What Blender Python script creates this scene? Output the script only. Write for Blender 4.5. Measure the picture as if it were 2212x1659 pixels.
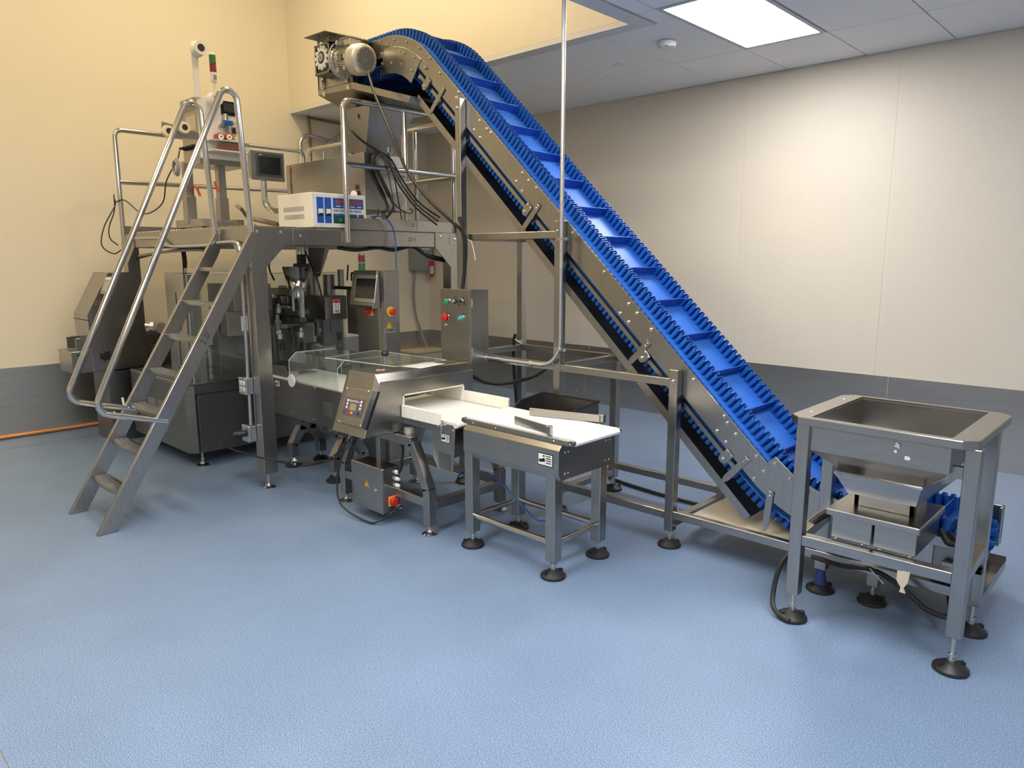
import bpy, bmesh, math, random
from mathutils import Vector, Matrix
random.seed(7)
for o in list(bpy.data.objects): bpy.data.objects.remove(o)
SC = bpy.context.scene
COL = SC.collection
V = Vector
PI = math.pi

# ------------------------------------------------------------------ camera
FPX, PITCH, YAW, CAMH = 1558.0, math.atan(271.5/1558.0), math.radians(43.56), 1.55
cd = bpy.data.cameras.new('camera'); cam = bpy.data.objects.new('camera', cd); COL.objects.link(cam)
cd.sensor_width = 36.0; cd.lens = 36.0*FPX/2212.0; cd.clip_start = 0.05
cam.location = (0, 0, CAMH); cam.rotation_euler = (PI/2-PITCH, 0, YAW)
SC.camera = cam
# ------------------------------------------------------------------ world, exposure
w = bpy.data.worlds.new('world'); SC.world = w; w.use_nodes = True
bg = w.node_tree.nodes['Background']; bg.inputs[0].default_value = (.05, .05, .055, 1); bg.inputs[1].default_value = 0.3
SC.view_settings.view_transform = 'Standard'; SC.view_settings.look = 'None'
SC.view_settings.gamma = 1; SC.view_settings.use_curve_mapping = False
SC.view_settings.exposure = 0.6
SC.cycles.transparent_max_bounces = 40
TROFFER_POWER, HIGH_POWER = 20.0, 50.0
TROFFER_COL, HIGH_COL = (1.0, .965, .93), (1.0, .81, .50)

# ------------------------------------------------------------------ pixel -> world helpers (2212x1659 frame)
_hd = V((-math.sin(YAW), math.cos(YAW), 0)); _fw = _hd*math.cos(PITCH)+V((0, 0, -math.sin(PITCH)))
_rt = V((math.cos(YAW), math.sin(YAW), 0)); _up = _rt.cross(_fw)
def _ray(x, y): return _fw*FPX+_rt*(x-1106)+_up*(829.5-y)
def PY(x, y, Y): d = _ray(x, y); return V((0, 0, CAMH))+d*(Y/d.y)
def PX(x, y, X): d = _ray(x, y); return V((0, 0, CAMH))+d*(X/d.x)
def PZ(x, y, Z): d = _ray(x, y); return V((0, 0, CAMH))+d*((Z-CAMH)/d.z)

# ------------------------------------------------------------------ materials
MAT = {}
def mat(name, col, rough=.5, metal=0., bump=0., nscale=60., var=0., emit=0., alpha=None, stretch=None, trans=0., ior=1.45, coat=0., spec=.5):
    m = bpy.data.materials.new(name); m.use_nodes = True; nt = m.node_tree; b = nt.nodes['Principled BSDF']
    b.inputs['Base Color'].default_value = (*col, 1); b.inputs['Roughness'].default_value = rough; b.inputs['Metallic'].default_value = metal
    b.inputs['Specular IOR Level'].default_value = spec
    if trans: b.inputs['Transmission Weight'].default_value = trans; b.inputs['IOR'].default_value = ior
    if coat: b.inputs['Coat Weight'].default_value = coat
    if emit: b.inputs['Emission Color'].default_value = (*col, 1); b.inputs['Emission Strength'].default_value = emit
    if var or bump:
        tc = nt.nodes.new('ShaderNodeTexCoord'); mp = nt.nodes.new('ShaderNodeMapping'); nz = nt.nodes.new('ShaderNodeTexNoise')
        nz.inputs['Scale'].default_value = nscale; nz.inputs['Detail'].default_value = 4
        if stretch: mp.inputs['Scale'].default_value = stretch
        nt.links.new(tc.outputs['Object'], mp.inputs[0]); nt.links.new(mp.outputs[0], nz.inputs[0])
        if var:
            cr = nt.nodes.new('ShaderNodeValToRGB'); e = cr.color_ramp.elements
            e[0].position = .3; e[1].position = .7
            e[0].color = (*[c*(1-var) for c in col], 1); e[1].color = (*[min(1, c*(1+var)) for c in col], 1)
            nt.links.new(nz.outputs[0], cr.inputs[0]); nt.links.new(cr.outputs[0], b.inputs['Base Color'])
        if bump:
            bp = nt.nodes.new('ShaderNodeBump'); bp.inputs['Strength'].default_value = bump; bp.inputs['Distance'].default_value = .002
            nt.links.new(nz.outputs[0], bp.inputs['Height']); nt.links.new(bp.outputs[0], b.inputs['Normal'])
    MAT[name] = m; return m
mat('steel', (.385, .373, .348), .28, 1, .03, 60, .05, stretch=(1, 1, .12))
mat('steel_h', (.39, .378, .353), .28, 1, .03, 60, .05, stretch=(.12, .12, 1))
mat('steel_dark', (.25, .244, .234), .34, 1, .03, 40, .06, stretch=(.15, .15, 1))
mat('steel_wain', (.56, .545, .52), .33, 1, .03, 30, .05, stretch=(.1, .1, 1))
mat('steel_pol', (.62, .61, .59), .16, 1)
mat('galv', (.60, .61, .61), .33, 1, .04, 90, .08)
mat('bolt', (.60, .59, .57), .28, 1)
mat('alu', (.62, .60, .55), .45, .85, .05, 80, .06)
mat('cast', (.50, .48, .43), .5, .6, .08, 90, .08)
mat('dark', (.018, .018, .02), .5)
mat('rubber', (.012, .013, .016), .45, 0, .1, 200)
mat('cable', (.014, .014, .015), .42)
mat('cable_blue', (.02, .07, .26), .4)
mat('cable_grey', (.30, .30, .29), .5)
mat('beltblue', (.035, .165, .62), .36, 0, .03, 120, .05)
mat('cleatblue', (.010, .070, .42), .38)
mat('fin_blue', (.008, .098, .42), .40)
mat('beltwhite', (.80, .79, .76), .5, 0, .03, 150, .03)
mat('uhmw', (.84, .80, .70), .42, 0, .02, 30, .04)
mat('paintwhite', (.78, .75, .67), .45, 0, .02, 200, .02)
mat('panelwhite', (.72, .71, .68), .4)
mat('white', (.8, .8, .78), .5)
mat('beige', (.55, .48, .36), .5, 0, .02, 100, .03)
mat('grey_box', (.27, .29, .29), .5, .2)
mat('blue_panel', (.012, .09, .42), .4)
mat('green_panel', (.012, .07, .045), .4)
mat('greenlens', (.01, .14, .035), .25, coat=.5)
mat('redlens', (.21, .007, .015), .25, coat=.5)
mat('red', (.50, .018, .012), .4)
mat('redbrown', (.30, .05, .025), .5)
mat('orange_red', (.55, .09, .03), .4)
mat('yellow', (.75, .50, .03), .45)
mat('orange', (.75, .30, .03), .45)
mat('green', (.01, .26, .09), .35, coat=.4)
mat('teal', (.03, .42, .34), .35, coat=.4)
mat('screen', (.012, .014, .016), .12)
mat('screen_grey', (.05, .055, .06), .15)
mat('screen_lcd', (.24, .27, .14), .3)
mat('purple', (.10, .075, .095), .4)
mat('ink', (.01, .01, .012), .6)
mat('copper', (.27, .15, .095), .4, .7)
mat('copper_new', (.70, .30, .10), .4, .3)
mat('cream_pl', (.78, .70, .48), .45)
mat('motorblue', (.015, .035, .16), .35)
mat('grip', (.30, .30, .29), .5, .3, .6, 240, .25)
mat('tie', (.8, .78, .72), .5)
mat('acrylic', (.93, .96, .95), .03, trans=1.0, ior=1.15, spec=.6)
mat('ceil', (.88, .88, .88), .85, 0, .25, 300, .03)
mat('ceil_grid', (.55, .56, .58), .6)
mat('joint', (.16, .16, .165), .8)
mat('wallp', (.71, .645, .545), .55, 0, .06, 90, .015)
mat('wallhi', (.77, .70, .56), .6, 0, .05, 90, .01)
mat('drywall', (.70, .69, .68), .7)
def floor_mat():
    m = bpy.data.materials.new('floor_vinyl'); m.use_nodes = True; nt = m.node_tree; b = nt.nodes['Principled BSDF']
    tc = nt.nodes.new('ShaderNodeTexCoord')
    n1 = nt.nodes.new('ShaderNodeTexNoise'); n1.inputs['Scale'].default_value = 240; n1.inputs['Detail'].default_value = 3; n1.inputs['Roughness'].default_value = .6
    n2 = nt.nodes.new('ShaderNodeTexNoise'); n2.inputs['Scale'].default_value = 2.2; n2.inputs['Detail'].default_value = 3
    for n in (n1, n2): nt.links.new(tc.outputs['Object'], n.inputs[0])
    cr = nt.nodes.new('ShaderNodeValToRGB'); e = cr.color_ramp.elements
    e[0].position = .41; e[0].color = (.098, .170, .298, 1); e[1].position = .61; e[1].color = (.285, .380, .548, 1)
    nt.links.new(n1.outputs[0], cr.inputs[0])
    mx = nt.nodes.new('ShaderNodeMix'); mx.data_type = 'RGBA'; mx.blend_type = 'MULTIPLY'; mx.inputs[0].default_value = .25
    nt.links.new(cr.outputs[0], mx.inputs[6]); nt.links.new(n2.outputs[0], mx.inputs[7]); nt.links.new(mx.outputs[2], b.inputs['Base Color'])
    b.inputs['Roughness'].default_value = .40; b.inputs['Specular IOR Level'].default_value = .35
    bp = nt.nodes.new('ShaderNodeBump'); bp.inputs['Strength'].default_value = .12; bp.inputs['Distance'].default_value = .002
    nt.links.new(n1.outputs[0], bp.inputs['Height']); nt.links.new(bp.outputs[0], b.inputs['Normal'])
    MAT['floor'] = m
floor_mat()
def lamp_mat(name, col, strength): return mat(name, col, .5, emit=strength)
lamp_mat('lamp_cool', TROFFER_COL, TROFFER_POWER); lamp_mat('lamp_warm', HIGH_COL, HIGH_POWER)

# ------------------------------------------------------------------ mesh builder
def fillet(pts, r, n=6):
    pts = [V(p) for p in pts]; out = [pts[0]]
    for i in range(1, len(pts)-1):
        a, b, c = pts[i-1], pts[i], pts[i+1]; u = (a-b).normalized(); v = (c-b).normalized()
        ang = u.angle(v)
        if ang > PI-.02: out.append(b); continue
        rr = r[i-1] if isinstance(r, (list, tuple)) else r
        t = min(rr/math.tan(ang/2), (a-b).length*.49, (c-b).length*.49); rr = t*math.tan(ang/2)
        cen = b+(u+v).normalized()*(rr/math.sin(ang/2)); s0 = b+u*t-cen; s1 = b+v*t-cen
        tot = s0.angle(s1)
        for k in range(n+1):
            f = k/n; out.append(cen+(s0*math.sin((1-f)*tot)+s1*math.sin(f*tot))/math.sin(tot))
    out.append(pts[-1]); return out
def spline(pts, n=8):
    pts = [V(p) for p in pts]; P = [pts[0]*2-pts[1]]+pts+[pts[-1]*2-pts[-2]]; out = []
    for i in range(1, len(P)-2):
        for k in range(n):
            t = k/n; a, b, c, d = P[i-1], P[i], P[i+1], P[i+2]
            out.append(.5*((2*b)+(c-a)*t+(2*a-5*b+4*c-d)*t*t+(3*b-3*c+d-a)*t**3))
    out.append(pts[-1]); return out
class MB:
    def __init__(s): s.v = []; s.f = []; s.round = False
    def add(s, vs, fs):
        o = len(s.v); s.v += [V(p) for p in vs]; s.f += [tuple(i+o for i in f) for f in fs]; return s
    def box(s, x0, x1, y0, y1, z0, z1):
        x0, x1 = sorted((x0, x1)); y0, y1 = sorted((y0, y1)); z0, z1 = sorted((z0, z1))
        return s.add([(x0,y0,z0),(x1,y0,z0),(x1,y1,z0),(x0,y1,z0),(x0,y0,z1),(x1,y0,z1),(x1,y1,z1),(x0,y1,z1)],
                     [(0,3,2,1),(4,5,6,7),(0,1,5,4),(1,2,6,5),(2,3,7,6),(3,0,4,7)])
    def hexa(s, a, b):      # two 4-loops (bottom, top), same winding
        return s.add(list(a)+list(b), [(3,2,1,0),(4,5,6,7),(0,1,5,4),(1,2,6,5),(2,3,7,6),(3,0,4,7)])
    def prism(s, poly, ext):   # poly: list of 3D points, ext: vector
        n = len(poly); e = V(ext); p = [V(q) for q in poly]
        return s.add(p+[q+e for q in p], [tuple(range(n-1,-1,-1)), tuple(range(n,2*n))]+[(i,(i+1)%n,n+(i+1)%n,n+i) for i in range(n)])
    def bar(s, p0, p1, w, h, up=(0,0,1)):
        p0 = V(p0); p1 = V(p1); d = (p1-p0).normalized(); side = d.cross(V(up)).normalized(); u = side.cross(d).normalized()
        q = [side*(-w/2)+u*(-h/2), side*(w/2)+u*(-h/2), side*(w/2)+u*(h/2), side*(-w/2)+u*(h/2)]
        return s.prism([p0+k for k in q], p1-p0)
    def tube(s, path, r, n=10, caps=True, closed=False):
        path = [V(p) for p in path]; m = len(path); rings = []; prev = None; s.round = s.round or n > 5
        for i, p in enumerate(path):
            a = path[i-1] if (i or closed) else p; b = path[(i+1) % m] if (i < m-1 or closed) else p
            d = (b-a).normalized()
            if prev is None:
                ref = V((0,0,1)) if abs(d.z) < .9 else V((1,0,0)); nrm = d.cross(ref).normalized()
            else: nrm = (prev-d*prev.dot(d)).normalized()
            prev = nrm; bi = d.cross(nrm); rr = r[i] if isinstance(r, (list, tuple)) else r
            rings.append([p+(nrm*math.cos(2*PI*k/n)+bi*math.sin(2*PI*k/n))*rr for k in range(n)])
        vs = [q for R in rings for q in R]; fs = []
        for i in range(m if closed else m-1):
            j = (i+1) % m
            for k in range(n): fs.append((i*n+k, i*n+(k+1)%n, j*n+(k+1)%n, j*n+k))
        if caps and not closed: fs += [tuple(range(n-1,-1,-1)), tuple((m-1)*n+k for k in range(n))]
        return s.add(vs, fs)
    def cyl(s, p0, p1, r, n=16): return s.tube([p0, p1], r, n)
    def lathe(s, prof, org=(0,0,0), axis=(0,0,1), n=20):
        ax = V(axis).normalized(); ref = V((1,0,0)) if abs(ax.x) < .9 else V((0,1,0)); u = ax.cross(ref).normalized(); v = ax.cross(u); o = V(org)
        vs = []; fs = []; m = len(prof); s.round = s.round or n > 6
        for r, z in prof:
            for k in range(n): a = 2*PI*k/n; vs.append(o+ax*z+(u*math.cos(a)+v*math.sin(a))*max(r, 1e-5))
        for i in range(m-1):
            for k in range(n): fs.append((i*n+k, i*n+(k+1)%n, (i+1)*n+(k+1)%n, (i+1)*n+k))
        fs += [tuple(range(n-1,-1,-1)), tuple((m-1)*n+k for k in range(n))]
        return s.add(vs, fs)
    def mesh(s, name, bevel=0., off=V((0,0,0)), mat=None, smooth=True, seg=1):
        me = bpy.data.meshes.new(name); me.from_pydata([tuple(p-off) for p in s.v], [], s.f)
        bm = bmesh.new(); bm.from_mesh(me); bmesh.ops.recalc_face_normals(bm, faces=bm.faces)
        if bevel:
            ed = [e for e in bm.edges if len(e.link_faces) == 2 and e.calc_face_angle(0) > .6]
            bmesh.ops.bevel(bm, geom=ed, offset=bevel, segments=seg, affect='EDGES', clamp_overlap=True, profile=.5)
        bm.to_mesh(me); bm.free()
        if smooth and (s.round or getattr(s, 'soft', False)):
            me.polygons.foreach_set('use_smooth', [True]*len(me.polygons)); me.set_sharp_from_angle(angle=math.radians(32))
        if mat: me.materials.append(MAT[mat])
        return me
    def build(s, name, mt, parent=None, bevel=0., smooth=True, seg=1, base=None):
        off = (OFF[parent.name] if parent.name in OFF else WM[parent.name].translation.copy()) if parent else None
        if off is None:
            if base is None:
                mn = V((min(p.x for p in s.v), min(p.y for p in s.v), min(p.z for p in s.v))); mx = V((max(p.x for p in s.v), max(p.y for p in s.v), max(p.z for p in s.v)))
                base = V(((mn.x+mx.x)/2, (mn.y+mx.y)/2, mn.z))
            off = V(base)
        o = bpy.data.objects.new(name, s.mesh(name, bevel, off, mt, smooth, seg)); COL.objects.link(o)
        if parent:
            o.parent = parent
            if parent.name in WM: o.matrix_local = WM[parent.name].inverted() @ Matrix.Translation(off)
        else: o.location = off
        OFF[o.name] = off; return o
OFF = {}; WM = {}
def thing(name, label, cat, loc=(0,0,0), group=None):
    o = bpy.data.objects.new(name, None); COL.objects.link(o); o.location = loc; o.empty_display_size = .1; OFF[o.name] = V(loc)
    o['label'] = label; o['category'] = cat
    if group: o['group'] = group
    return o
def tag(o, label, cat, group=None):
    o['label'] = label; o['category'] = cat
    if group: o['group'] = group
    return o
def struct(o): o['kind'] = 'structure'; return o
def inst(name, me, M, parent):
    o = bpy.data.objects.new(name, me); COL.objects.link(o); o.parent = parent
    WMp = WM.get(parent.name) or Matrix.Translation(OFF[parent.name])
    o.matrix_local = WMp.inverted() @ M; WM[o.name] = M.copy(); return o
def frame(p, zax, xax=None):
    z = V(zax).normalized(); x = V(xax) if xax is not None else (V((1,0,0)) if abs(z.x) < .9 else V((0,1,0)))
    x = (x-z*x.dot(z)).normalized(); y = z.cross(x)
    M = Matrix((x, y, z)).transposed().to_4x4(); M.translation = V(p); return M
# shared small meshes
ME_BOLT = MB().lathe([(.011,0),(.011,.002),(.0085,.002),(.0085,.009),(.006,.010)], n=6).mesh('bolt', mat='bolt', smooth=False)
ME_SCREW = MB().lathe([(.006,0),(.006,.001),(.004,.003),(.001,.0036)], n=8).mesh('screw', mat='bolt')
ME_FOOT = MB().lathe([(.062,0),(.064,.006),(.062,.014),(.050,.022),(.030,.034),(.018,.040),(.014,.040)], n=28).box(.030,.052,-.010,.010,.018,.034).box(-.052,-.030,-.010,.010,.018,.034).mesh('foot', mat='rubber')
ME_FOOTS = MB().lathe([(.046,0),(.047,.006),(.040,.010),(.022,.018),(.014,.030),(.012,.030)], n=24).mesh('foot', mat='steel_pol')
def stem_mesh(h): return MB().lathe([(.013,0),(.013,.016),(.008,.016),(.008,.022),(.0135,.022),(.0135,.034),(.008,.034),(.008,h)], n=10).mesh('stem', mat='bolt')
_stems = {}
def foot(parent, x, y, ztop, kind='rubber', rot=0.):
    f = inst('foot', ME_FOOT if kind == 'rubber' else ME_FOOTS, Matrix.Translation((x, y, 0)) @ Matrix.Rotation(rot, 4, 'Z'), parent)
    zb = .036 if kind == 'rubber' else .026; h = round(max(ztop-zb, .04), 3)
    if h not in _stems: _stems[h] = stem_mesh(h)
    s = bpy.data.objects.new('stem', _stems[h]); COL.objects.link(s); s.parent = f; s.location = (0, 0, zb)
    return f
def bolts(parent, pts, nrm, me=None):
    for p in pts: inst('bolt' if me is None else 'screw', me or ME_BOLT, frame(p, nrm), parent)
def text(name, s, size, M, mt, parent, ext=.0006, bold=0.):
    cu = bpy.data.curves.new(name, 'FONT'); cu.body = s; cu.size = size; cu.extrude = ext; cu.offset = bold; cu.align_x = 'CENTER'; cu.align_y = 'CENTER'; cu.resolution_u = 3
    t = bpy.data.objects.new(name, cu); COL.objects.link(t); dg = bpy.context.evaluated_depsgraph_get()
    me = bpy.data.meshes.new_from_object(t.evaluated_get(dg)); bpy.data.objects.remove(t); me.materials.clear(); me.materials.append(MAT[mt])
    return inst(name, me, M, parent)
XF = lambda p: frame(p, (1,0,0), (0,1,0))      # local frame on a face that looks +X (text reads along +Y)
YF = lambda p: frame(p, (0,-1,0), (1,0,0))     # on a face that looks -Y (text reads along +X)
def onface(kind, p, w, h, t=.002):             # a thin plate centred at p on a +X or -Y face
    p = V(p)
    return MB().box(p.x, p.x+t, p.y-w/2, p.y+w/2, p.z-h/2, p.z+h/2) if kind == 'X' else MB().box(p.x-w/2, p.x+w/2, p.y-t, p.y, p.z-h/2, p.z+h/2)

# ================================================================== SETTING
WX, WY, CZ, HZ = -7.4, 6.2, 3.1, 5.3          # left wall, rear wall, low ceiling, high ceiling
OX, OY = -3.0, 4.29                           # edges of the raised bay
fl = struct(MB().box(WX-.1, 4.1, -4.1, WY+.1, -.1, 0).build('floor', 'floor', base=(0,0,0)))
MB().box(-6.985, -6.981, -4, 6.1, 0, .0006).build('floor_seam', 'joint', fl); MB().box(-2.9, 4, .371, .375, 0, .0006).build('floor_seam', 'joint', fl)
wl = struct(MB().box(WX-.1, WX, -4.1, WY, 0, HZ).build('wall_left', 'wallhi'))
wr = struct(MB().box(WX-.1, 4.1, WY+.004, WY+.1, 0, CZ+.1).build('wall_rear', 'wallp'))
x = -6.73
xs = [WX]
while x < 4.0: xs.append(x); x += 1.22
xs.append(4.0)
for a, b in zip(xs, xs[1:]): MB().box(a+.0006, b-.0006, WY, WY+.004, 0, CZ).build('wall_panel', 'wallp', wr)
struct(MB().box(4.0, 4.1, -4.1, WY, 0, CZ+.1).build('wall_right', 'wallp'))
struct(MB().box(WX-.1, 4.1, -4.2, -4.1, 0, HZ).build('wall_front', 'wallp'))
# steel wainscot sheets with screws
for wall, axis in ((wr, 'x'), (wl, 'y')):
    ed = ([WX, -4.79, -1.74, 1.31, 4.0] if axis == 'x' else [-4.1, .10, 3.15, WY])
    for a, b in zip(ed, ed[1:]):
        if axis == 'x': p = MB().box(a+.002, b-.002, WY-.0035, WY, .002, .617).build('wainscot_sheet', 'steel_wain', wall)
        else: p = MB().box(WX, WX+.0035, a+.002, b-.002, .002, .617).build('wainscot_sheet', 'steel_wain', wall)
        n = max(2, int((b-a)/.62)); 
        for i in range(n+1):
            t = a+.05+(b-a-.1)*i/n
            for z in (.595, .10):
                q = (t+(0 if z > .3 else .13*((i % 2)*2-1)*.5), WY-.0035, z) if axis == 'x' else (WX+.0035, t, z+(.04*(i % 3) if z < .3 else 0))
                inst('screw', ME_SCREW, frame(q, (0,-1,0) if axis == 'x' else (1,0,0)), p)
# low tile ceiling, raised bay
ce = struct(MB().box(OX, 4.1, -4.1, WY+.1, CZ+.02, CZ+.12).box(WX-.1, OX, OY+.012, WY+.1, CZ+.02, CZ+.12).build('ceiling', 'joint', base=(0,0,CZ)))
gx = [-2.715+.61*k for k in range(-8, 12)]; gy = [-4.05, -3.15, -1.93, -.71, .51, 1.73, 2.95, 4.17, 5.40, WY]
lightcells = set()
def cellof(x, y):
    i = max(k for k in range(len(gx)) if gx[k] <= x+.01); j = max(k for k in range(len(gy)) if gy[k] <= y+.01); return (i, j)
LXY = [(-2.715, 4.17), (-2.715, .51), (.945, .51), (-.885, 1.73), (-2.715, -1.93), (.945, -1.93)]
for q in LXY: lightcells.add(cellof(*q))
tile_cache = {}
for i in range(len(gx)-1):
    for j in range(len(gy)-1):
        a, b, c, d = gx[i], gx[i+1], gy[j], gy[j+1]
        if (i, j) in lightcells: continue
        a = max(a, WX+.02); b = min(b, 3.99)
        if b-a < .05: continue
        if d <= OY-.5 or c < OY-.2:
            if a < OX+.14: 
                if b > OX+.2: a = OX+.14
                else:
                    if d < 5: continue
        if c < OY < d and b <= OX+.2: c = OY+.13
        if c < OY and a < OX+.14 and d > OY and b > OX+.2:
            MB().box(OX+.144, b-.004, c+.004, OY+.126, CZ, CZ+.016).build('ceiling_tile', 'ceil', ce, bevel=.002); c = OY+.122
        MB().box(a+.004, b-.004, c+.004, d-.004, CZ, CZ+.016).build('ceiling_tile', 'ceil', ce, bevel=.002)
# drywall band around the bay, bay faces and high ceiling
struct(MB().box(WX, OX+.132, OY, OY+.126, CZ-.006, CZ+.03).box(OX, OX+.132, -4.1, OY, CZ-.006, CZ+.03).build('trim_1', 'drywall'))
struct(MB().box(WX, OX+.1, OY, OY+.12, CZ+.031, HZ).build('wall_bay_rear', 'wallhi'))
struct(MB().box(OX, OX+.1, -4.1, OY-.001, CZ+.031, HZ).build('wall_bay_right', 'wallhi'))
struct(MB().box(WX-.1, OX+.1, -4.2, OY+.12, HZ, HZ+.1).build('ceiling_bay', 'drywall'))

# ceiling lights
def troffer(x0, y0, label, group='recessed ceiling light panels'):
    t = thing('ceiling_light', label, 'light', (x0+.305, y0+.61, CZ), group)
    MB().box(x0+.004,x0+.606,y0+.004,y0+.036,CZ-.004,CZ+.016).box(x0+.004,x0+.606,y0+1.184,y0+1.216,CZ-.004,CZ+.016).box(x0+.004,x0+.036,y0+.036,y0+1.184,CZ-.004,CZ+.016).box(x0+.574,x0+.606,y0+.036,y0+1.184,CZ-.004,CZ+.016).build('light_frame', 'ceil_grid', t)
    MB().box(x0+.036,x0+.574,y0+.036,y0+1.184,CZ+.001,CZ+.012).build('diffuser', 'lamp_cool', t)
    for k in (.3, .9): MB().cyl((x0+.012,y0+k,CZ-.006),(x0+.012,y0+k,CZ),.008,8).build('latch', 'white', t)
    return t
for k, q in enumerate(LXY):
    troffer(*q, 'lit white recessed ceiling panel above the inclined conveyor and rear wall' if k == 0 else 'lit recessed ceiling panel over the open floor', None if k == 0 else 'recessed panels over the open floor')
for k, (x, y) in enumerate([(-5.7, 3.0), (-4.2, 3.0), (-4.9, 1.1), (-5.7, -1.0), (-4.2, -1.0)]):
    t = thing('high_bay_light', 'warm round high bay lamp hung in the raised ceiling bay', 'light', (x, y, HZ-.35), 'warm high bay lamps')
    MB().lathe([(.05,.16),(.24,.0),(.25,0),(.06,.18)], (x,y,HZ-.33)).build('lamp_shade', 'alu', t)
    MB().lathe([(.22,0),(.225,.012)], (x,y,HZ-.335)).build('diffuser', 'lamp_warm', t)
    MB().cyl((x,y,HZ-.17),(x,y,HZ),.012,8).build('hanger', 'galv', t)
t = thing('smoke_detector', 'round white smoke detector on the tile ceiling', 'smoke detector', (-3.03, 4.815, CZ))
MB().lathe([(.062,.0),(.070,-.008),(.070,-.024),(.056,-.044),(.02,-.048)], (-3.03,4.815,CZ), n=28).build('housing', 'white', t)
for k in range(6):
    a = PI/3*k; c = V((-3.03+.05*math.cos(a), 4.815+.05*math.sin(a), CZ-.040)); MB().box(c.x-.009,c.x+.009,c.y-.009,c.y+.009,c.z-.004,c.z).build('vent_slot', 'joint', t)
tag(MB().lathe([(.043,0),(.044,-.003),(.038,-.006)], (-3.66,5.095,CZ), n=24).build('sprinkler_cover_plate', 'white'), 'flat white round sprinkler cover disc in the ceiling tile', 'sprinkler')
def clear_mat():
    m = bpy.data.materials.new('clear_acrylic'); m.use_nodes = True; nt = m.node_tree; out = nt.nodes['Material Output']
    nt.nodes.remove(nt.nodes['Principled BSDF'])
    tr = nt.nodes.new('ShaderNodeBsdfTransparent'); tr.inputs[0].default_value = (.90, .925, .915, 1)
    gl = nt.nodes.new('ShaderNodeBsdfGlossy'); gl.inputs['Roughness'].default_value = .06; gl.inputs[0].default_value = (1, 1, 1, 1)
    df = nt.nodes.new('ShaderNodeBsdfDiffuse'); df.inputs[0].default_value = (.75, .78, .77, 1)
    lw = nt.nodes.new('ShaderNodeLayerWeight'); lw.inputs[0].default_value = .5
    pw_ = nt.nodes.new('ShaderNodeMath'); pw_.operation = 'POWER'; pw_.inputs[1].default_value = 4.0; nt.links.new(lw.outputs['Facing'], pw_.inputs[0])
    fr = nt.nodes.new('ShaderNodeMath'); fr.operation = 'MULTIPLY_ADD'; fr.inputs[1].default_value = .7; fr.inputs[2].default_value = .035; nt.links.new(pw_.outputs[0], fr.inputs[0])
    m1 = nt.nodes.new('ShaderNodeMixShader'); m1.inputs[0].default_value = .035; nt.links.new(tr.outputs[0], m1.inputs[1]); nt.links.new(df.outputs[0], m1.inputs[2])
    m2 = nt.nodes.new('ShaderNodeMixShader'); nt.links.new(fr.outputs[0], m2.inputs[0]); nt.links.new(m1.outputs[0], m2.inputs[1]); nt.links.new(gl.outputs[0], m2.inputs[2])
    nt.links.new(m2.outputs[0], out.inputs[0]); MAT['clear'] = m
clear_mat()
mat('edge', (.55, .60, .58), .3)

# ================================================================== INCLINED CONVEYOR
SL = .938; AL = math.atan(SL); ZT, ZH = .39, 3.085; RB, RA = .60, .65; XT, XH = -.69, -5.00; RP = .083
xb = -1.454-(ZT-.563)/SL; xa = -1.454-(ZH-.563)/SL
def carry():     # belt top surface from tail to head as (x, z, nx, nz)
    out = []; tb = RB*math.tan(AL/2); ta = RA*math.tan(AL/2)
    def seg(p, q, n, nr):
        for k in range(n): t = k/n; out.append((p[0]+(q[0]-p[0])*t, p[1]+(q[1]-p[1])*t, *nr))
    seg((XT, ZT), (xb+tb, ZT), 30, (0, 1))
    for k in range(40):
        a = AL*k/40; out.append((xb+tb-RB*math.sin(a), ZT+RB-RB*math.cos(a), math.sin(a), math.cos(a)))
    p = (xb-tb*math.cos(AL), ZT+tb*math.sin(AL)); q = (xa+ta*math.cos(AL), ZH-ta*math.sin(AL))
    seg(p, q, 200, (math.sin(AL), math.cos(AL)))
    for k in range(40):
        a = AL*(1-k/40); out.append((xa-ta+RA*math.sin(a), ZH-RA+RA*math.cos(a), math.sin(a), math.cos(a)))
    seg((xa-ta, ZH), (XH, ZH), 30, (0, 1)); out.append((XH, ZH, 0, 1)); return out
CAR = carry()
def loop():
    L = list(CAR)
    for k in range(1, 16): a = PI*k/16; L.append((XH-RP*math.sin(a), ZH-RP+RP*math.cos(a), -math.sin(a), math.cos(a)))
    for x, z, nx, nz in reversed(CAR): L.append((x-nx*2*RP, z-nz*2*RP, -nx, -nz))
    for k in range(1, 16): a = PI*k/16; L.append((XT+RP*math.sin(a), ZT-RP-RP*math.cos(a), math.sin(a), -math.cos(a)))
    return L
LP = loop()
def arclen(L, closed):
    S = [0.]
    for i in range(1, len(L)+(1 if closed else 0)): a, b = L[i-1], L[i % len(L)]; S.append(S[-1]+math.hypot(b[0]-a[0], b[1]-a[1]))
    return S
LS = arclen(LP, True); LTOT = LS[-1]
CS = arclen(CAR, False)
import bisect
def at(s, L=LP, S=LS, tot=None):
    if tot: s %= tot
    s = min(max(s, 0), S[-1]-1e-6); i = bisect.bisect_right(S, s)-1; a, b = L[i], L[(i+1) % len(L)]; t = (s-S[i])/max(S[i+1]-S[i], 1e-9)
    q = [a[k]+(b[k]-a[k])*t for k in range(4)]; n = math.hypot(q[2], q[3]); return q[0], q[1], q[2]/n, q[3]/n
def s_at_x(x): return min(range(len(CAR)), key=lambda i: abs(CAR[i][0]-x))
YN, YF_ = 3.335, 3.865        # outer faces of the two side plates
cv = thing('inclined_conveyor', 'tall inclined steel conveyor with blue corrugated cleated belt', 'conveyor', (-2.73, 3.6, 0))
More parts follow.
